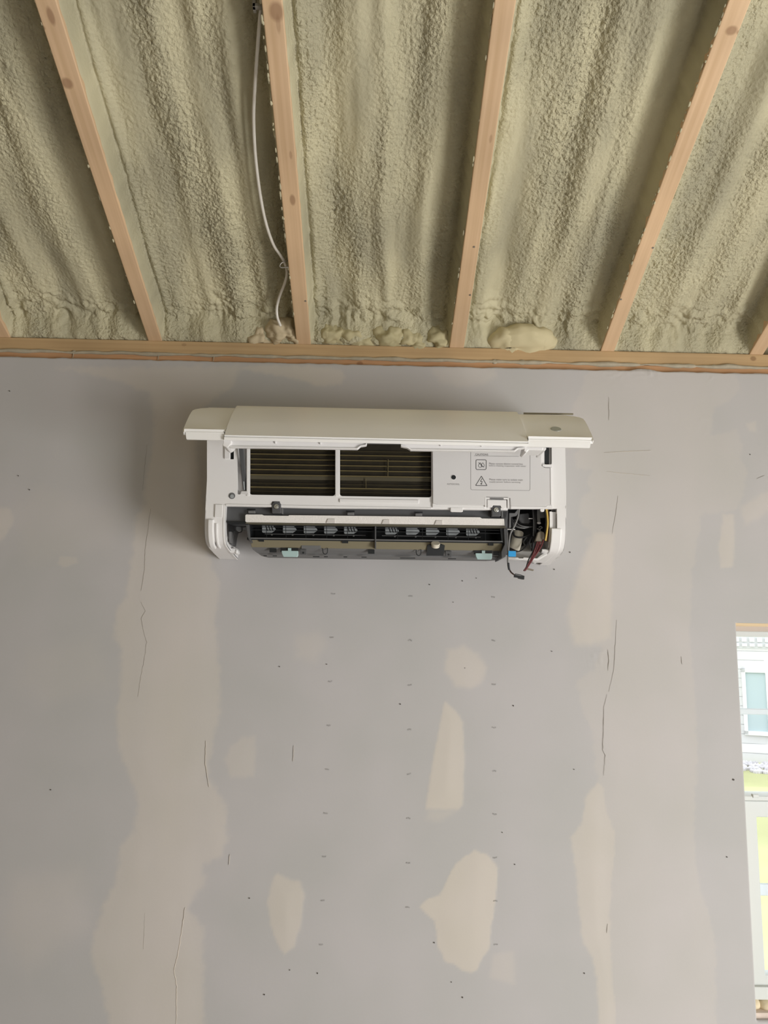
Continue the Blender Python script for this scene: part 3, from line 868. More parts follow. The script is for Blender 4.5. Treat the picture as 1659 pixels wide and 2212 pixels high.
# bottom trim of the coil windows: low step and two screw posts
part('sill_strip', [(733, 1077), (905, 1079.5), (905, 1087.5), (733, 1085)], D + .003, .004, M_WHITE, casing, bevel=.0015)
part('sill_strip', [(487, 1088.5), (933, 1096.5), (933, 1099), (700, 1098), (607, 1096), (585, 1095), (487, 1093)], D + .002, .012, M_WHITE, casing, bevel=.001)
bm = bmesh.new(); disc(bm, px(501, 1071, D + .001), .0075, .004, 24)
sc_ = obj('screw_cap', bm, M_MIDGREY, AC, smooth=False)
bm = bmesh.new(); disc(bm, px(501, 1072, D + .003), .0045, .003, 16); obj('screw_head', bm, M_VANE, sc_)
# slot liners
part('hinge_slot', rect(496, 958, 506, 993), D - .014, .02, M_BLACK, AC)
part('hinge_slot', rect(1174, 962, 1186, 1002), D - .006, .012, M_BLACK, AC)
part('hinge_slot', rect(1186, 962, 1193, 1003), D - .012, .012, M_WHITE, AC)
part('slot_ledge', rect(485, 962, 496, 991), D + .0035, .004, M_WHITE, casing, bevel=.001)
part('slot_ledge', [(1172, 1003), (1193, 1003.5), (1193, 1009), (1178, 1008.8), (1172, 1007)], D + .007, .006, M_WHITE, casing, bevel=.001)
# prop rod in its channel
part('rod_channel', rect(511, 955, 536, 1070), D - .012, .006, M_LABELWHITE, AC)
bm = bmesh.new()
a, b = px(519, 950, D + .012), px(529, 1058, D - .004)
dv = (b - a)
prism(bm, [[a + Vector((-.0055, 0, 0)), a + Vector((.0055, 0, 0)), b + Vector((.0045, 0, 0)), b + Vector((-.0045, 0, 0))]], (0, .006, 0))
obj('prop_rod', bm, M_GREY, AC, bevel=.0012)
bm = bmesh.new()
prism(bm, [[px(525, 1040, D), px(528, 1040, D), px(529, 1058, D), px(526.5, 1058, D)]], (0, .003, 0)); obj('prop_rod_rib', bm, M_VANE, AC)
part('rod_clip', [(521, 1061), (533, 1061), (537, 1068), (518, 1068)], D + .002, .01, M_LABELWHITE, AC, bevel=.001)

# coil behind the filter windows
coil = part('evaporator_coil', rect(536, 930, 935, 1080), D - .020, .012, M_COIL, AC)
for base_y, th, dp in [(972, 1.0, 0), (981, 1.6, 0), (992, 1.6, 0), (1003.5, 1.7, 0), (1014.5, 1.8, 0), (1026, 2.2, .001), (1052.5, 2.2, .001), (1061.5, .8, 0), (1044, .8, 0)]:
    bm = bmesh.new(); pp(bm, [(537, base_y - th / 2 - 1), (934, base_y - th / 2 + 5.1), (934, base_y + th / 2 + 5.1), (537, base_y + th / 2 - 1)], D - .014 + dp, .008)
    obj('coil_rail', bm, M_RAIL if th > 1 else mat('dim_rail', (.05, .04, .018), .5, .4), coil)
part('coil_bar', [(537, 1026.5), (934, 1032.5), (934, 1040.5), (537, 1034.5)], D - .016, .006, mat('dull_bar', (.075, .065, .04), .6, .3), coil)
bm = bmesh.new(); pp(bm, [(838, 992), (839.2, 992), (838.6, 1029), (837.4, 1029)], D - .012, .002); obj('coil_wire', bm, M_RAIL, coil)
bm = bmesh.new(); pp(bm, [(790, 1034), (791, 1034), (791, 1054), (790, 1054)], D - .012, .002); obj('coil_wire', bm, M_RAIL, coil)
part('window_side', rect(532.5, 960, 538.5, 1071), D + .002, .008, M_WHITE, casing, bevel=.001)
part('mullion', rect(724, 958, 734, 1072), D + .0015, .010, M_WHITE, casing, bevel=.0015)

# control box cover with its printing
CB = part('control_box_cover', [(934, 955), (1170, 959), (1170, 1006), (1176, 1010), (1191, 1010.5), (1192, 1090.5), (1182, 1091), (1180, 1094), (1103, 1092.8), (1102, 1076), (1095, 1073.8), (1050, 1073), (1048, 1091.7), (945, 1090), (935, 1087)], D + .006, .010, M_LABELWHITE, AC, bevel=.0012)
part('cover_rim', [(934, 1087), (945, 1090), (1048, 1091.8), (1048, 1098), (934, 1096)], D + .004, .008, M_WHITE, CB, bevel=.001)
part('cover_rim', [(1103, 1093.2), (1180, 1094.4), (1182, 1091.3), (1195, 1091.5), (1195, 1099.5), (1103, 1099.3)], D + .004, .008, M_WHITE, CB, bevel=.001)
part('cover_rim', [(1188.5, 1010), (1191.5, 1010), (1192.5, 1090), (1189.5, 1090)], D + .0072, .004, M_WHITE, CB, bevel=.0006)
part('cover_tab', [(973, 1096.5), (1000, 1097), (1000, 1105), (997, 1106), (976, 1105.6), (973, 1104.5)], D + .005, .006, M_WHITE, CB, bevel=.001)
part('cover_tab', [(1167, 1099), (1176, 1099), (1176, 1104), (1173.5, 1105.5), (1169, 1105.5), (1167, 1103.5)], D + .005, .006, M_WHITE, CB, bevel=.001)
lt = part('latch', [(1053, 1079.3), (1094, 1080), (1094.5, 1097), (1088, 1098), (1083, 1097), (1081, 1092), (1065, 1091.6), (1063, 1096), (1053, 1096)], D + .005, .008, M_WHITE, CB, bevel=.001)
part('latch_frame', [(1047, 1074), (1100, 1075), (1100, 1097), (1096, 1097), (1096, 1078.6), (1051, 1077.8), (1051, 1095), (1047, 1095)], D + .0065, .006, M_WHITE, CB, bevel=.0008)
part('latch_slot', [(1059, 1075.4), (1088, 1076), (1088, 1078.8), (1059, 1078.2)], D + .0078, .002, M_MIDGREY, CB)
bt = bmesh.new(); disc(bt, px(980, 1031, D + .0066), .0066, .002, 24); cup = obj('button_surround', bt, M_WHITE, CB)
bt = bmesh.new(); disc(bt, px(980, 1031, D + .0072), .0054, .002, 24); obj('button', bt, M_BLACK, CB)
DP = D + .0063
def line(bm, a, b, wpx):
    a, b = Vector(a), Vector(b)
    d = (b - a).normalized(); n = Vector((-d.y, d.x)) * wpx / 2
    vs = [px(*(q)) if False else px(q.x, q.y, DP) for q in (a + n, b + n, b - n, a - n)]
    prism(bm, [vs], (0, .0004, 0))
sl = .0155
bm = bmesh.new()
fr = [(1017, 974), (1017, 1056.0), (1019, 1058.0), (1143, 1059.5), (1145, 1057.5), (1145, 976)]
for a, b in zip(fr[:-1], fr[1:]):
    line(bm, a, b, .7)
line(bm, (1024, 984.6), (1121, 986.0), .7)
obj('printed_frame', bm, M_INKPALE, CB)
bm = bmesh.new()
q = [(1030, 993), (1048.5, 993.2), (1050.5, 995), (1050.3, 1012.5), (1048.5, 1014.3), (1030, 1014.2), (1028.2, 1012.4), (1028.2, 994.8)]
for i in range(8):
    line(bm, q[i], q[(i + 1) % 8], 1.3)
def drop(cx, cy, s):
    return [(cx + s * x, cy + s * y) for x, y in [(0, -1), (.45, -.35), (.75, .2), (.6, .75), (0, 1), (-.6, .75), (-.75, .2), (-.45, -.35), (0, -1)]]
for c in (drop(1037.3, 1004.5, 5.2), drop(1043, 1004.0, 4.6)):
    for a, b in zip(c[:-1], c[1:]):
        line(bm, a, b, .9)
line(bm, (1033.5, 999), (1045.5, 1009.5), .9)
obj('printed_water_symbol', bm, M_INK, CB)
bm = bmesh.new()
t = [(1040, 1028.5), (1052, 1049), (1027.5, 1048.6)]
for i in range(3):
    line(bm, t[i], t[(i + 1) % 3], 1.4)
z = [(1041.5, 1033.5), (1037.7, 1040), (1042, 1040.2), (1039.3, 1046.5)]
for a, b in zip(z[:-1], z[1:]):
    line(bm, a, b, 1.2)
line(bm, (1039.3, 1046.5), (1038.2, 1043.5), 1.0); line(bm, (1039.3, 1046.5), (1041.8, 1044.8), 1.0)
obj('printed_voltage_symbol', bm, M_INK, CB)
def text(name, s, x, y, wpx, hpx, m):
    c = bpy.data.curves.new(name, 'FONT')
    c.body = s; c.size = 1.0; c.extrude = 0.0
    tmp = bpy.data.objects.new(name, c)
    COL.objects.link(tmp)
    dg = bpy.context.evaluated_depsgraph_get()
    me = bpy.data.meshes.new_from_object(tmp.evaluated_get(dg))
    bpy.data.objects.remove(tmp)
    co = np.array([v.co[:] for v in me.vertices])
    lo, hi = co.min(0), co.max(0)
    a, b, u = px(x, y, DP), px(x + wpx, y + wpx * sl, DP), px(x, y - hpx, DP)
    ex, ez = (b - a) / (hi[0] - lo[0]), (u - a) / (hi[1] - lo[1])
    for v in me.vertices:
        v.co = a + ex * (v.co.x - lo[0]) + ez * (v.co.y - lo[1])
    return link(name, me, m, CB)
text('printed_heading', 'CAUTIONS', 1027, 983.5, 27.5, 4.0, M_INK)
text('printed_text', 'Please remove electric control box', 1056.5, 1003.4, 73, 4.2, M_INKPALE)
text('printed_text', 'before cleaning evaporator with water', 1056.5, 1008.3, 80, 4.2, M_INKPALE)
text('printed_text', 'Please make sure to isolate main', 1057, 1037.6, 72, 4.2, M_INKPALE)
text('printed_text', 'supply power before servicing', 1057, 1043.2, 67, 4.2, M_INKPALE)
text('printed_text', 'AUTO/COOL', 965.5, 1047.3, 27.5, 3.4, M_INKPALE)

# outlet: dark body under the casing
body = part('outlet_body', [(487, 1086), (1098, 1096), (1097, 1122), (532, 1113), (532, 1128), (490, 1127)], D - .018, .060, M_GREY, AC, bevel=.0015)
part('body_floor', [(488, 1126), (534, 1127), (536, 1133), (500, 1133), (492, 1130)], D - .010, .03, M_BLACK, body, bevel=.001)
for x, y in [(536, 1102), (750, 1106), (897, 1108)]:
    part('clip_block', [(x, y + 1), (x + 15, y + 1.2), (x + 15, y + 7), (x, y + 6.8)], D - .008, .012, M_MIDGREY, body, bevel=.0012)
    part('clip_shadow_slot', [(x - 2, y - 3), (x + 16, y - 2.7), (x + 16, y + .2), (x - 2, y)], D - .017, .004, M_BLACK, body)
for x, y in [(597, 1094), (1072, 1101)]:
    bo = part('screw_boss', [(x - 10, y - 5), (x - 6, y - 10), (x + 6, y - 10), (x + 10, y - 5), (x + 10, y + 14), (x - 10, y + 14)], D + .004, .03, M_GREY, body, bevel=.002)
    part('boss_rib', [(x + 11, y + 3), (x + 14, y + 3), (x + 14, y + 16), (x + 11, y + 16)], D - .004, .016, M_MIDGREY, body, bevel=.001)
    bm = bmesh.new(); disc(bm, px(x, y, D + .0062), .0058, .003, 20); disc(bm, px(x, y, D + .0068), .0022, .002, 10)
    s_ = obj('screw', bm, M_STEEL, AC, bevel=.0006)
# polystyrene strip with its notches
STY = D - .006
def sy(x, y): return (x, y + (x - 530) * .0143)
pts = [sy(530, 1113), sy(532, 1111.3), sy(566, 1111), sy(570, 1113), sy(623, 1113), sy(625, 1111.5), sy(1037, 1110.2), sy(1041, 1112.6), sy(1089, 1112.8), sy(1090, 1127), sy(532, 1127.8), sy(530, 1126)]
st = part('insulation_strip', pts, STY, .022, M_STYRO, AC, bevel=.0015)
for x0, x1, y0 in [(704, 724, 1118), (824, 842, 1118), (938, 956, 1118)]:
    part('strip_notch', [sy(x0 + 4, y0), sy(x1, y0), sy(x1, 1127.5), sy(x0, 1127.5)], STY + .002, .003, mat('shallow_notch_polystyrene', (.62, .59, .56), .85, .2), st, bevel=.001)
part('strip_rail', [sy(530, 1128.5), sy(1092, 1128), sy(1093, 1132), sy(530, 1131)], STY - .002, .02, mat('dark_olive_plastic', (.115, .105, .075), .55, .35), AC, bevel=.001)
# air outlet: black chamber with vanes, wires and linking rod
OD = D - .022
def oy(x, y): return (x, y + (x - 540) * .0145)
ch = bmesh.new()
o_in = [oy(540, 1131), oy(1088, 1131), oy(1088, 1166), oy(540, 1166)]
pp(ch, o_in, OD - .075, .004)
pp(ch, [oy(534, 1129), oy(1094, 1129), oy(1094, 1132), oy(534, 1132)], OD, .075)
pp(ch, [oy(534, 1161), oy(1094, 1161), oy(1094, 1166), oy(534, 1166)], OD - .004, .07)
pp(ch, [oy(534, 1130), oy(541, 1130), oy(541, 1165), oy(536, 1165)], OD, .075)
pp(ch, [oy(1080, 1130), oy(1094, 1130), oy(1094, 1165), oy(1084, 1165)], OD, .075)
outl = obj('air_outlet', ch, M_BLACK, AC)
part('outlet_frame_side', [(531, 1131), (538, 1133), (540, 1160), (545, 1171), (541, 1172), (536, 1163)], OD + .006, .05, M_GREY, AC, bevel=.001)
VX = [(566, 1), (611, 0), (656, 0), (700, 0), (743, 1), (832, 1), (877, 0), (920, 0), (964, 0), (1007, 1)]
VD = OD - .030
for x, rib in VX:
    # each vane is drawn at its own depth; the points are shifted for it towards the middle of the unit
    P = [oy(x, 1131.5), oy(x + 20, 1131.5), oy(x + 29, 1141), oy(x + 29, 1144), oy(x + 21, 1150), oy(x + 2, 1150.5), oy(x, 1149)]
    v = part('vane', P, VD, .003, M_VANE, AC, bevel=.0006)
    if rib:
        for j in range(3):
            part('vane_slit', [oy(x + 7 + j * 6, 1134), oy(x + 9 + j * 6, 1134), oy(x + 13 + j * 6, 1146), oy(x + 10.5 + j * 6, 1146)], VD + .0006, .001, M_BLACK, v)
for x0, x1 in [(572, 790), (825, 1038)]:
    bm = bmesh.new(); tube(bm, [px(*oy(x0, 1153), VD + .004), px(*oy(x1, 1153), VD + .004)], .0009, 8, curve=False)
    for x, _ in VX:
        if x0 - 10 < x < x1:
            disc(bm, px(*oy(x + 21, 1154), VD + .006), .0022, .003, 10)
    obj('vane_link_rod', bm, M_WIREGREY, AC)
for y in (1138, 1144.5):
    bm = bmesh.new(); tube(bm, [px(*oy(541, y), OD - .004), px(*oy(1082, y), OD - .004)], .0008, 6, curve=False); obj('guard_wire', bm, M_BLACK, AC)
for x in (575, 617, 660, 705, 750, 858, 912, 967, 1011, 1048):
    bm = bmesh.new(); tube(bm, [px(*oy(x, 1131), OD - .005), px(*oy(x + 1, 1162), OD - .005)], .0008, 6, curve=False); obj('guard_wire', bm, M_BLACK, AC)
part('outlet_divider', [oy(809.5, 1131), oy(812.5, 1131), oy(812.5, 1180), oy(809.5, 1180)], OD + .003, .05, M_GREY, AC, bevel=.0006)
part('outlet_rail', [oy(541, 1161), oy(1086, 1160.5), oy(1086, 1163), oy(541, 1163.5)], OD + .001, .008, M_MIDGREY, AC, bevel=.0006)
# lower lip, olive, sloping back, then the grey drain band
def slab(name, pts, thick, m, parent, bevel=0.0):
    return part(name, pts, 0, thick, m, parent, bevel)
L1, L2, L3 = D - .026, D - .036, D - .056
lip = slab('drain_lip', [(541, 1163.5, L1), (1086, 1171.5, L1), (1083, 1190, L2), (543, 1182, L2)], .02, M_OLIVE, AC, .0008)
bandp = slab('drain_pan', [(543, 1181, L2), (1085, 1189, L2), (1093, 1194, L2 - .004), (1090, 1200, L3), (1082, 1204.5, L3 - .01), (1060, 1206, L3 - .01), (572, 1198.5, L3 - .01), (556, 1194.5, L3 - .006), (546, 1187, L2 - .008)], .075, M_MIDGREY, AC, .001)
part('pan_end', [(1086, 1101), (1096, 1102), (1098, 1186), (1092, 1203), (1084, 1206), (1083, 1192), (1090, 1176), (1088, 1140)], D - .018, .10, M_GREY, AC, bevel=.001)
Q = L2 + .0008
for x0, y0, x1, y1 in [(582, 1184.5, 597, 1193), (795, 1187, 809, 1196), (1066, 1192, 1078, 1199.5), (606, 1183.5, 644, 1192), (1024, 1188.8, 1063, 1197), (559, 1164.5, 570, 1169.5), (739, 1167.5, 752, 1173), (1055, 1173, 1066, 1178)]:
    dq = Q if y0 > 1180 else L1 + .001
    part('pan_slot', [(x0, y0), (x1, y0 + .3), (x1, y1 + .3), (x0, y1)], dq, .004, M_BLACK, bandp)
for x0, y0 in [(608, 1190), (1027, 1195.5)]:
    o = part('release_tab', [(x0, y0 - .5), (x0 + 36, y0), (x0 + 36, y0 + 9), (x0 + 34, y0 + 13), (x0 + 4, y0 + 12.5), (x0 + 1, y0 + 6)], Q + .004, .008, M_BLUETAB, AC, bevel=.001)
    part('tab_stem', [(x0 + 14, y0 - 6), (x0 + 21, y0 - 6), (x0 + 21, y0), (x0 + 14, y0)], Q + .003, .004, M_BLUETAB, o)
for x, y in [(698, 1184), (900, 1187)]:
    bm = bmesh.new()
    dq = Q + .001
    pts_ = [px(x - 1, y + .5, dq), px(x, y + 10, dq), px(x + 4.5, y + 13, dq), px(x + 9, y + 10, dq), px(x + 9.5, y, dq)]
    tube(bm, pts_, .0010, 8)
    obj('snap_loop', bm, M_BLACK, bandp, smooth=True)
for x, y in [(648, 1186), (962, 1190)]:
    o = part('stay_block', [(x, y), (x + 14, y + .3), (x + 14, y + 12), (x, y + 11.7)], Q + .002, .006, M_GREY, bandp, bevel=.001)
    bm = bmesh.new(); disc(bm, px(x + 7, y + 8, Q + .0025), .0024, .002, 12); obj('stay_hole', bm, M_BLACK, o)
part('pan_step', [(651, 1178), (693, 1178.6), (693, 1186), (651, 1185.4)], L2 + .0035, .004, M_MIDGREY, bandp, bevel=.0006)
# stepping-motor recess with a white plug
slab('motor_recess', [(923, 1177, L1 - .003), (933, 1173.5, L1), (951, 1174, L1), (961, 1178, L1 - .003), (958, 1200.5, L2), (921, 1200, L2)], .006, M_BLACK, AC)
bm = bmesh.new(); disc(bm, px(941, 1173, L1 + .008), .0095, .010, 20, Vector((0, .55, -.83)).normalized()); disc(bm, px(941, 1173, L1 + .009), .0105, .004, 20, Vector((0, .55, -.83)).normalized())
o = obj('motor_plug', bm, M_CREAM, AC, bevel=.0006)
part('plug_pins', [(942, 1177), (948, 1178), (947, 1182), (942, 1182)], L1 + .011, .003, M_WIREBLACK, o)
for x0, x1, y in [(569, 576, 1199.5), (589, 598, 1199.8), (676, 690, 1201.5), (700, 708, 1201.5), (742, 750, 1202), (781, 792, 1202.5), (864, 897, 1204.5), (968, 985, 1206), (1064, 1074, 1206.5)]:
    part('pan_slot', [(x0, y), (x1, y + .2), (x1, y + 1.8), (x0, y + 1.6)], L3 + .003, .004, M_BLACK, bandp)
# bracket at the left, with a ring
br = part('left_bracket', [(492, 1128), (536, 1129), (538, 1137), (524, 1140), (512, 1138), (507, 1148), (504, 1160), (502, 1176), (497, 1176), (494, 1160)], D - .06, .05, M_GREY, AC, bevel=.001)
bm = bmesh.new()
tube(bm, [px(507, 1137, D - .04), px(508, 1146, D - .04), px(514, 1150.5, D - .04), px(521, 1149, D - .04), px(523, 1142, D - .04), px(522, 1136, D - .04)], .0012, 8)
obj('wire_ring', bm, M_WIREBLACK, AC, smooth=True)
part('bracket_leg', [(494, 1148), (500, 1148), (499, 1172), (495, 1172)], D - .04, .03, M_MIDGREY, br, bevel=.001)
part('ring_plate', [(509, 1137), (520, 1137), (521, 1146), (515, 1148), (510, 1145)], D - .06, .006, M_VANE, br, bevel=.001)

# wiring compartment at the right
part('compartment_back', [(1094, 1096), (1190, 1097), (1190, 1178), (1165, 1196), (1094, 1198)], D - .115, .01, M_BLACK, AC)
part('compartment_tray', [(1099, 1190, D - .06), (1150, 1172, D - .10), (1184, 1150, D - .08), (1178, 1192, D - .04), (1160, 1206, D - .045), (1099, 1205, D - .03)], 0, .02, M_TRAY, AC, bevel=.002)
part('tray_lip', [(1098, 1203.5), (1119, 1204), (1121, 1206), (1130, 1206), (1131, 1204), (1160, 1206), (1180, 1196), (1182, 1199), (1162, 1211), (1130, 1209), (1098, 1207.5)], D - .030, .02, M_WHITE, AC, bevel=.0008)
part('compartment_bracket', [(1100, 1108), (1112, 1108), (1117, 1101), (1122, 1101), (1116, 1114), (1104, 1116), (1104, 1140), (1099, 1140)], D - .03, .01, M_MIDGREY, AC, bevel=.001)
o = part('motor_housing', [(1121, 1110), (1143, 1108), (1145, 1122), (1150, 1126), (1142, 1132), (1126, 1130), (1119, 1122)], D - .05, .03, M_GREY, AC, bevel=.003)
part('motor_pin', [(1142, 1119.3), (1152, 1119.5), (1152, 1121), (1142, 1120.8)], D - .035, .003, M_LABELWHITE, o)
part('terminal_plate', [(1160, 1101), (1178, 1101), (1178, 1118), (1167, 1119), (1168, 1128), (1169.5, 1131), (1161, 1131), (1160, 1118)], D - .035, .006, mat('plated_bracket', (.16, .16, .155), .5, .4), AC, bevel=.0008)
part('bracket_foot', [(1160, 1128), (1166, 1127.5), (1169.5, 1130), (1166, 1132), (1161, 1131.5)], D - .032, .006, M_LABELWHITE, AC, bevel=.001)
bm = bmesh.new()
ax = (px(1111, 1184, D - .055) - px(1118, 1152, D - .07))
tube(bm, [px(1119, 1150, D - .07), px(1118, 1156, D - .068), px(1115, 1170, D - .06), px(1111.5, 1182, D - .055), px(1110, 1186, D - .055)], lambda t: .0135 if t < .97 else .0115, 22)
obj('insulated_pipe', bm, M_CREAM, AC, smooth=True)
def wire(pts, r, m, name='wire'):
    bm = bmesh.new(); tube(bm, [px(*p) for p in pts], r, 8)
    return obj(name, bm, m, AC, smooth=True)
wire([(1109, 1150, D - .05), (1112, 1158, D - .045), (1125, 1161, D - .042), (1142, 1156, D - .045), (1150, 1148, D - .05), (1152, 1130, D - .05), (1150, 1112, D - .05)], .0022, M_WIREBLACK)
wire([(1154, 1098, D - .04), (1156, 1125, D - .036), (1156, 1150, D - .036), (1152, 1172, D - .04), (1150, 1190, D - .04)], .0034, M_WIREBLACK)
wire([(1151, 1100, D - .035), (1153, 1130, D - .032), (1152, 1158, D - .032)], .0020, M_GREY)
for x, s in ((1105, .0), (1108, .004), (1112, .010)):
    wire([(x, 1122, D - .055), (x + 8, 1136 - s * 300, D - .042), (x + 24, 1141 - s * 300, D - .038), (x + 40, 1139 - s * 100, D - .045)], .0012, M_WIREGREY if s != .004 else M_GREY)
wire([(1103, 1108, D - .05), (1106, 1125, D - .045), (1108, 1140, D - .045), (1106, 1150, D - .05)], .0024, M_WIREBLACK)
wire([(1142, 1166, D - .05), (1138, 1178, D - .04), (1126, 1189, D - .032), (1113, 1192, D - .03), (1102, 1190, D - .03)], .0016, M_WIREBLACK)
wire([(1138, 1160, D - .06), (1131, 1170, D - .06), (1134, 1178, D - .06)], .0018, M_GREY)
wire([(1148, 1160, D - .06), (1143, 1172, D - .055), (1147, 1184, D - .05)], .0022, M_GREY)
for a, b in (((1164, 1139), (1172, 1140)), ((1172, 1140), (1164, 1148)), ((1160, 1142), (1170, 1150))):
    wire([(a[0], a[1], D - .03), ((a[0] + b[0]) / 2, (a[1] + b[1]) / 2 - 2, D - .028), (b[0], b[1], D - .03)], .0012, M_WIREGREY)
yl = wire([(1179, 1094, D - .004), (1182, 1112, D - .004), (1183, 1132, D - .005), (1181, 1150, D - .008), (1178, 1168, D - .012)], .0024, M_WIREYEL)
yl['label'] = 'yellow wire'
wire([(1183.5, 1100, D - .010), (1186.5, 1125, D - .010), (1185, 1145, D - .014), (1182, 1170, D - .020)], .0015, mat('brown_wire', (.10, .045, .02), .5, .4))
wire([(1177.5, 1100, D - .012), (1179, 1125, D - .012), (1177, 1150, D - .016)], .0016, M_WIREBLACK)
o = part('plug', [(1162, 1150), (1166, 1147.5), (1175, 1149), (1177, 1153), (1174, 1172), (1170, 1175), (1158, 1172), (1156, 1168)], D - .018, .014, M_TAN, AC, bevel=.002)
o['label'] = 'tan plug with dark red wires'
for k, (ax_, bx, m_) in enumerate([(1161, 1131, M_WIRERED), (1165, 1133, M_WIRERED), (1159, 1132, M_WIREBLACK), (1168, 1134, M_WIRERED)]):
    wire([(ax_, 1170, D - .016), (ax_ - 6, 1188, D - .008 - k * .002), (ax_ - 15 - k, 1209, D - .002), (bx + 4, 1228, D + .002), (bx, 1233, D + .003)], .0015, m_)
wire([(1174, 1166, D - .018), (1168, 1182, D - .012), (1152, 1206, D - .004), (1138, 1225, D + .001)], .0016, M_WIRERED)
part('wire_end', [(1137.5, 1228), (1141, 1227), (1153.5, 1230.5), (1152, 1233.5), (1143, 1231.5), (1137, 1230.5)], D + .002, .003, M_TAN, AC, bevel=.0006)
wire([(1121.5, 1098, D - .004), (1119, 1116, D + .004), (1112, 1135, D + .008), (1103, 1152, D + .008), (1099.5, 1172, D + .006), (1098, 1192, D + .006), (1097, 1212, D + .006), (1098, 1224, D + .006)], .0020, M_WIREGREY)
wire([(1096.5, 1150, D - .010), (1096, 1180, D - .004), (1097, 1205, D + .003)], .0012, M_WIREGREY)
wire([(1098, 1216, D + .006), (1099, 1226, D + .007), (1100, 1231, D + .007)], .0026, mat('shrink_sleeve', (.035, .037, .045), .5, .4))
wire([(1100, 1230, D + .007), (1103, 1236, D + .008), (1109, 1241, D + .009), (1113, 1243, D + .010)], .0012, mat('brown_wire_pair', (.13, .07, .055), .5, .4))
wire([(1101, 1230, D + .008), (1105, 1236, D + .010), (1110, 1240, D + .010)], .0009, M_WIREBLACK)
o = part('loose_connector', [(1112, 1241), (1117, 1242), (1129, 1244.5), (1130, 1243), (1133, 1244), (1132.5, 1251.5), (1128, 1251), (1121, 1249.5), (1119, 1247.5), (1111, 1246.5)], D + .012, .010, M_BLACK, AC, bevel=.0008)
bm = bmesh.new(); tube(bm, [px(1112, 1242.5, D + .012), px(1113, 1240, D + .012), px(1122, 1241.3, D + .012), px(1129, 1243.8, D + .012)], .0009, 8); obj('connector_latch', bm, M_BLACK, o, smooth=True)
o = part('blue_tape_flag', [(1098.5, 1189.5), (1101, 1190), (1114.5, 1190.5), (1114.5, 1202.5), (1100, 1202.5), (1098, 1201)], D + .0095, .0025, M_BLUE, AC, bevel=.0004)
o['label'] = 'bright blue tape on the grey wire'
part('wire_clip_pin', [(1096, 1142.4), (1113, 1142.8), (1113, 1144.6), (1096, 1144.2)], D - .01, .003, M_LABELWHITE, AC, bevel=.0006)

# the swung-up front cover: three lengths of one curved panel
TOPD, BOTD = .262, .382
xa, xb = px(400, 945, BOTD).x, px(1277, 957, BOTD).x
zb = px(830, 952, BOTD).z
ztp = px(830, 889, TOPD).z
def cover_profile(lip):
    return [(.196, ztp - .020), (.225, ztp - .006), (TOPD - .012, ztp - .0005), (TOPD, ztp), (TOPD + .039, ztp - .026), (TOPD + .079, ztp - .058), (BOTD - .003, zb + lip), (BOTD, zb + lip - .004), (BOTD - .001, zb - .006)]
def shell(x0, x1, off, t, end_l=0.0, end_r=0.0, rnd=0.0, m=M_PANEL, name='front_cover', parent=AC, lip=.004):
    """Curved sheet between x0 and x1; ends may be pulled in near the crest to round the corners."""
    P = [(p.x, p.z) for p in smooth_path([(a, 0, z) for a, z in cover_profile(lip)], 5)]
    A = offset_prof(P, -off); B = offset_prof(P, t - off)
    n = len(P)
    bm = bmesh.new()
    cols = []
    for side_x, pull in ((x0, end_l), (x1, end_r)):
        ring = []
        for Pq in (A, B):
            for i, (a, z) in enumerate(Pq):
                s = i / (n - 1)
                tt = (s - .375) / .5
                k = (-.012 * max(0, 1 - tt) - .0045 * sin(pi * min(1, tt)) + .032 * max(0, 1 - tt / .16) ** 2) * (pull > 0) if tt >= 0 else .018 * (pull > 0)
                kb = .003 * max(0, (s - .80) / .20) ** 2 * (pull > 0)
                ring.append(Vector((side_x + (k + kb) * (1 if side_x == x0 else -1), -a, z)))
        cols.append([bm.verts.new(v) for v in ring])
    l, r = cols
    for i in range(n - 1):
        bm.faces.new((l[i], l[i + 1], r[i + 1], r[i]))
        bm.faces.new((l[n + i], r[n + i], r[n + i + 1], l[n + i + 1]))
        bm.faces.new((l[i], l[n + i], l[n + i + 1], l[i + 1]))
        bm.faces.new((r[i], r[i + 1], r[n + i + 1], r[n + i]))
    bm.faces.new((l[0], r[0], r[n], l[n])); bm.faces.new((l[n - 1], l[2 * n - 1], r[2 * n - 1], r[n - 1]))
    return obj(name, bm, m, parent, smooth=False, bevel=.0012)
xm0, xm1 = px(485, 950, BOTD).x, px(1140, 960, BOTD).x
fcov = shell(xm0, xm1, .0055, .0095)
o = shell(xa, xm0 - .0012, 0, .007, end_l=.014, name='cover_end', parent=fcov, lip=.0125)
o = shell(xm1 + .0012, xb, 0, .007, end_r=.014, name='cover_end', parent=fcov, lip=.0125)
# dark seam line along the crest of each end
for a_, b_ in (((430, 884.5), (492, 885.5)), ((1131, 893), (1238, 894.6))):
    bm = bmesh.new()
    p, q = px(a_[0], a_[1], TOPD - .02), px(b_[0], b_[1], TOPD - .02)
    tube(bm, [p, q], .0022, 8, curve=False); obj('crest_strip', bm, M_OLIVE, fcov)
# display lens
def cover_pt(x, y):
    """Point of the cover's outer face seen at (x, y): on the chord plane of the face."""
    a = Vector((0, -TOPD - .039, ztp - .026)); b = Vector((0, -TOPD - .079, ztp - .058))
    n = Vector((1, 0, 0)).cross(b - a).normalized()
    if n.y > 0: n = -n
    return on_plane(x, y, a, n), n
c, n = cover_pt(1201, 927)
bm = bmesh.new(); disc(bm, c + n * .0012, .0118, .004, 32, -n)
obj('display_lens', bm, M_DISPLAY, fcov, bevel=.0008)
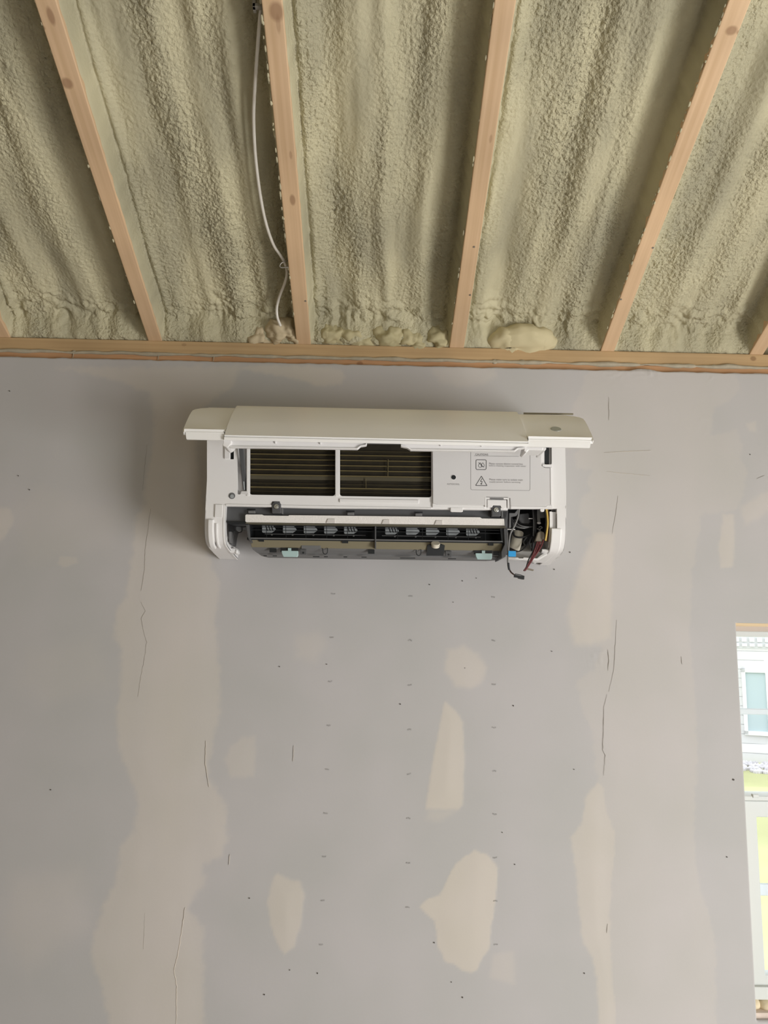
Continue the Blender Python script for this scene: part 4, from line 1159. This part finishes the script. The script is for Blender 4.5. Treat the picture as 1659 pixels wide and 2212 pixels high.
# inner flange below the face, with cut-outs
FD = BOTD - .012
def flange(name, pts, thick=.004, dep=FD, m=M_WHITE):
    return part(name, pts, dep, thick, m, fcov, bevel=.0008)
flange('cover_flange', [(489, 948), (792, 952), (792, 957), (789, 961), (778, 962.5), (771, 968.5), (500, 964.5), (489, 960)], .008)
flange('cover_flange', [(866, 953.5), (1137, 958), (1135, 966), (1119, 967.5), (1111, 973.5), (888, 970.5), (880, 965.5), (868, 963)], .008)
part('flange_bead', [(496, 963.6), (771, 967.6), (778, 961.8), (789, 960.2), (791, 957), (793, 957), (791.5, 962), (779, 964), (772, 970), (496, 966)], FD + .004, .012, M_WHITE, fcov, bevel=.0008)
part('flange_bead', [(866, 958), (868, 962), (880, 964.4), (888, 969.6), (1110, 972.6), (1118, 966.8), (1134, 965.5), (1135, 968), (1120, 969.6), (1112, 975.2), (887, 972.2), (879, 967), (866, 964)], FD + .004, .012, M_WHITE, fcov, bevel=.0008)
for x in (595, 692, 952, 1040):
    yy = 951.5 + (x - 489) * .0143
    part('flange_rib', [(x - 1.5, yy), (x + 1.5, yy), (x + .6, yy + 5), (x - .6, yy + 5)], FD + .003, .004, M_WHITE, fcov)
part('flange_back', [(790, 953), (868, 954.5), (868, 959.5), (790, 958)], FD - .03, .006, M_MIDGREY, fcov)
part('cover_hinge', [(481, 945), (486, 945), (490, 950), (500, 951), (500, 958), (494, 965), (489, 967), (480, 962), (482, 957)], FD + .006, .05, M_WHITE, fcov, bevel=.0015)
part('cover_hinge', [(1135, 960), (1143, 962), (1174, 966), (1173, 973), (1142, 972), (1137, 977), (1132, 974)], FD - .004, .05, M_WHITE, fcov, bevel=.0015)
part('hinge_arm', [(1172, 966), (1180, 967), (1180, 970), (1177, 974), (1172, 973)], FD - .06, .07, M_WHITE, fcov, bevel=.001)

# ------------------------------------------------------------------ the window at the right
M_GLASS = bpy.data.materials.new('window_glass'); M_GLASS.use_nodes = True
nt = M_GLASS.node_tree; nt.nodes.clear()
go = nt.nodes.new('ShaderNodeOutputMaterial'); gm = nt.nodes.new('ShaderNodeMixShader'); gt = nt.nodes.new('ShaderNodeBsdfTransparent'); gg = nt.nodes.new('ShaderNodeBsdfGlossy')
gg.inputs['Roughness'].default_value = .02; gm.inputs[0].default_value = .05
nt.links.new(gt.outputs[0], gm.inputs[1]); nt.links.new(gg.outputs[0], gm.inputs[2]); nt.links.new(gm.outputs[0], go.inputs[0])
def zpx(y, dep, x=1625): return px(x, y, dep).z
WIN = thing('window_1', ((WX0 + WX1) / 2, .07, WZ0), 'white vinyl window at the right edge looking out on a garden', 'window'); WIN['kind'] = 'structure'
# rough wood head and lining
bm = bmesh.new(); boxmm(bm, (WX0 - .001, .014, zpx(1353, -.02)), (WX1, .120, WZ1 + .003)); obj('head_lumber', bm, wood('head_wood', (.62, .47, .29), (.80, .64, .42)), WIN)
bm = bmesh.new(); boxmm(bm, (WX0, .030, zpx(1364, -.04)), (WX1, .118, zpx(1353, -.03))); obj('head_lining', bm, mat('pinkish_lining_board', (.55, .48, .43), .8, .2), WIN)
bm = bmesh.new(); boxmm(bm, (WX0, .050, zpx(1375.5, -.06)), (WX1, .125, zpx(1363.5, -.06))); obj('frame_head', bm, M_VINYL, WIN, bevel=.002)
xs0 = px(1612, 1800, -.055).x
bm = bmesh.new(); boxmm(bm, (WX0 - .004, .085, zpx(2150, -.06)), (WX0 + .012, .125, zpx(1375, -.06))); obj('frame_jamb', bm, M_VINYL, WIN, bevel=.002)
bm = bmesh.new(); boxmm(bm, (WX1 - .04, .06, zpx(2150, -.06)), (WX1, .125, zpx(1375, -.06))); obj('frame_jamb', bm, M_VINYL, WIN, bevel=.002)
bm = bmesh.new(); boxmm(bm, (WX0, .040, zpx(2156, -.05)), (WX1, .125, zpx(2128, -.05))); obj('frame_sill', bm, M_VINYL, WIN, bevel=.002)
# upper sash
us_ = bmesh.new(); boxmm(us_, (WX0, .085, zpx(1726, -.09)), (WX1, .110, zpx(1712, -.09))); boxmm(us_, (WX1 - .08, .085, zpx(1726, -.09)), (WX1 - .03, .11, zpx(1372, -.09)))
USH = obj('upper_sash', us_, M_VINYL, WIN, bevel=.002)
bm = bmesh.new(); boxmm(bm, (WX0, .092, zpx(1543.5, -.095)), (WX1 - .05, .102, zpx(1530.5, -.095))); boxmm(bm, (WX0 + .46, .092, zpx(1712, -.095)), (WX0 + .48, .102, zpx(1372, -.095))); obj('muntin', bm, mat('bluish_white_muntin', (.62, .70, .76), .4, .4), USH, bevel=.002)
bm = bmesh.new(); boxmm(bm, (WX0, .0965, zpx(1720, -.095)), (WX1 - .05, .0985, zpx(1368, -.095))); obj('pane', bm, M_GLASS, USH)
# lower sash, nearer the room
zl0, zl1 = zpx(2130, -.055), zpx(1729, -.055)
xg = px(1640, 1900, -.055).x
bm = bmesh.new()
prism(bm, [[(WX0 - .002, .050, zl0), (WX1 - .005, .050, zl0), (WX1 - .005, .050, zl1), (WX0 - .002, .050, zl1)],
           [(xg, .050, zpx(2104, -.055)), (WX1 - .06, .050, zpx(2104, -.055)), (WX1 - .06, .050, zpx(1764, -.055)), (xg, .050, zpx(1764, -.055))]], (0, .032, 0))
LSH = obj('lower_sash', bm, M_VINYL, WIN, bevel=.002)
bm = bmesh.new(); boxmm(bm, (xg - .01, .062, zpx(1934, -.065)), (WX1 - .05, .070, zpx(1908, -.065))); obj('muntin', bm, bpy.data.materials['bluish_white_muntin'], LSH, bevel=.002)
bm = bmesh.new(); boxmm(bm, (xg - .01, .065, zpx(2108, -.065)), (WX1 - .05, .067, zpx(1760, -.065))); obj('pane', bm, M_GLASS, LSH)
bm = bmesh.new(); boxmm(bm, (WX0, .036, zpx(1727.5, -.05)), (WX1 - .01, .085, zpx(1717, -.05)))
obj('meeting_rail', bm, M_VINYL, WIN, bevel=.0015)
bm = bmesh.new(); a = px(1629, 1720, -.04); boxmm(bm, a + Vector((-.006, -.006, -.003)), a + Vector((.010, .004, .006))); obj('sash_lock', bm, M_VINYL, WIN, bevel=.0015)
# below the frame: foam in the gap and the rough sill
bm = bmesh.new(); boxmm(bm, (WX0 - .002, .014, WZ0 - .003), (WX1, .125, zpx(2181, -.03)));  obj('rough_sill', bm, mat('whitened_sill_board', (.66, .56, .49), .8, .2, noise=(30, .1)), WIN, bevel=.002)
bm = bmesh.new()
for i in range(9):
    c = Vector((WX0 + .012 + i * .033, .052 + rr.uniform(-.006, .008), zpx(2168, -.05) + rr.uniform(-.002, .002)))
    r_ = bmesh.ops.create_icosphere(bm, subdivisions=3, radius=1.0)
    bmesh.ops.transform(bm, matrix=Matrix.Translation(c) @ Matrix.Diagonal((.024, .03, .0165, 1)), verts=r_['verts'])
obj('gap_foam', bm, mat('cream_gap_foam', (.72, .62, .44), .75, .2, bump=(90, .5, .002)), WIN, smooth=True)

# ------------------------------------------------------------------ outside
GZ = -.35
bm = bmesh.new(); boxmm(bm, (-30, .16, GZ - .3), (40, 60, GZ)); struct(obj('ground', bm, mat('pale_lawn', (.54, .55, .30), .9, .1, noise=(.5, .14))))
M_HOUSE = mat('pale_siding', (.68, .68, .70), .8, .2)
HY = 12.0
ux = Vector((.93, -.36, 0)).normalized()
hb = px(1590, 1620, -HY); hb.z = GZ
HS = thing('neighbor_house', hb, 'pale neighbouring house with a white window, seen through the window pane', 'house')
def hp(s, z, o=0.0):
    n = Vector((-ux.y, ux.x, 0))
    return hb + ux * s - n * o + Vector((0, 0, z - hb.z))
def hbox(bm, s0, s1, z0, z1, o0, o1):
    n = Vector((-ux.y, ux.x, 0))
    prism(bm, [[hp(s0, z0, o1), hp(s1, z0, o1), hp(s1, z1, o1), hp(s0, z1, o1)]], n * (o1 - o0))
bm = bmesh.new(); hbox(bm, -6, 8, GZ, 6, -5, 0)
for k in range(24):
    hbox(bm, -6, 8, GZ + k * .16, GZ + k * .16 + .150, 0, .012 )
obj('siding_wall', bm, M_HOUSE, HS)
def on_house(x, y):
    n = Vector((-ux.y, ux.x, 0))
    q = on_plane(x, y, hb, n)
    return (q - hb).dot(ux), q.z
s0, za = on_house(1609, 1452); _, zb_ = on_house(1613, 1578); s1, _ = on_house(1653, 1460)
bm = bmesh.new()
wdt = s1 - s0
for a, b, c, d_ in [(s0 - .06, s0, zb_ - .06, za + .06), (s1, s1 + .05, zb_ - .1, za + .1), (s0 + 2 * wdt, s0 + 2 * wdt + .1, zb_ - .1, za + .1), (s0 - .06, s0 + 2 * wdt + .06, za, za + .06), (s0 - .06, s0 + 2 * wdt + .06, zb_ - .07, zb_)]:
    hbox(bm, a, b, c, d_, 0, .06)
hw = obj('house_window', bm, mat('bright_white_trim', (.80, .81, .82), .5, .3), HS)
bm = bmesh.new(); hbox(bm, s0, s0 + 2 * wdt, zb_, za, 0, .02); obj('house_pane', bm, mat('bluish_house_glass', (.47, .57, .61), .4, .3), hw)
# dentil band under the porch roof: two rows of white blocks
bm = bmesh.new()
sa, z1 = on_house(1585, 1376); sb, z2 = on_house(1700, 1396)
step = .125
for r_, (zc, off) in enumerate(((z1 - .045, 0), (z1 - .145, .0))):
    for k in range(16):
        hbox(bm, sa + k * step + off, sa + k * step + off + .08, zc - (.035 if r_ == 0 else .018), zc + .035, 0, .05)
obj('lattice_band', bm, bpy.data.materials['bright_white_trim'], HS)
bm = bmesh.new(); hbox(bm, -6, 8, z1 - .20, z1 + .02, 0, .02); obj('lattice_board', bm, mat('grey_band_board', (.60, .61, .64), .7, .2), HS)
# white edging board and gravel bed in front of the house
a, b = px(1592, 1614, -10.6), px(1664, 1604, -9.6)
bm = bmesh.new(); prism(bm, [[Vector((a.x - 3, a.y + .3, a.z - .09)), Vector((b.x + 3, b.y - .9, b.z - .05)), Vector((b.x + 3, b.y - .9, b.z + .06)), Vector((a.x - 3, a.y + .3, a.z + .02))]], (0, .08, 0))
prism(bm, [[Vector((a.x - 2, a.y + .35, GZ)), Vector((a.x - 1.9, a.y + .35, GZ)), Vector((a.x - 1.9, a.y + .35, a.z)), Vector((a.x - 2, a.y + .35, a.z))]], (0, .08, 0))
tag(obj('garden_rail', bm, bpy.data.materials['bright_white_trim']), 'low white rail in front of the neighbouring house', 'rail')
bm = bmesh.new()
gr = random.Random(9)
for i in range(1100):
    t = gr.random()
    gx_ = hb.x - 1.5 + 4 * t
    c = Vector((gx_, hb.y - .22 - gr.random() * 1.1 - .387 * (gx_ - hb.x), GZ + .015))
    r_ = bmesh.ops.create_icosphere(bm, subdivisions=1, radius=gr.uniform(.03, .055))
    bmesh.ops.translate(bm, vec=c, verts=r_['verts'])
tag(obj('gravel_bed', bm, mat('pale_gravel', (.62, .60, .63), .8, .2, noise=(8, .25))), 'bed of pale gravel between the lawn and the neighbouring house', 'gravel', kind='stuff')
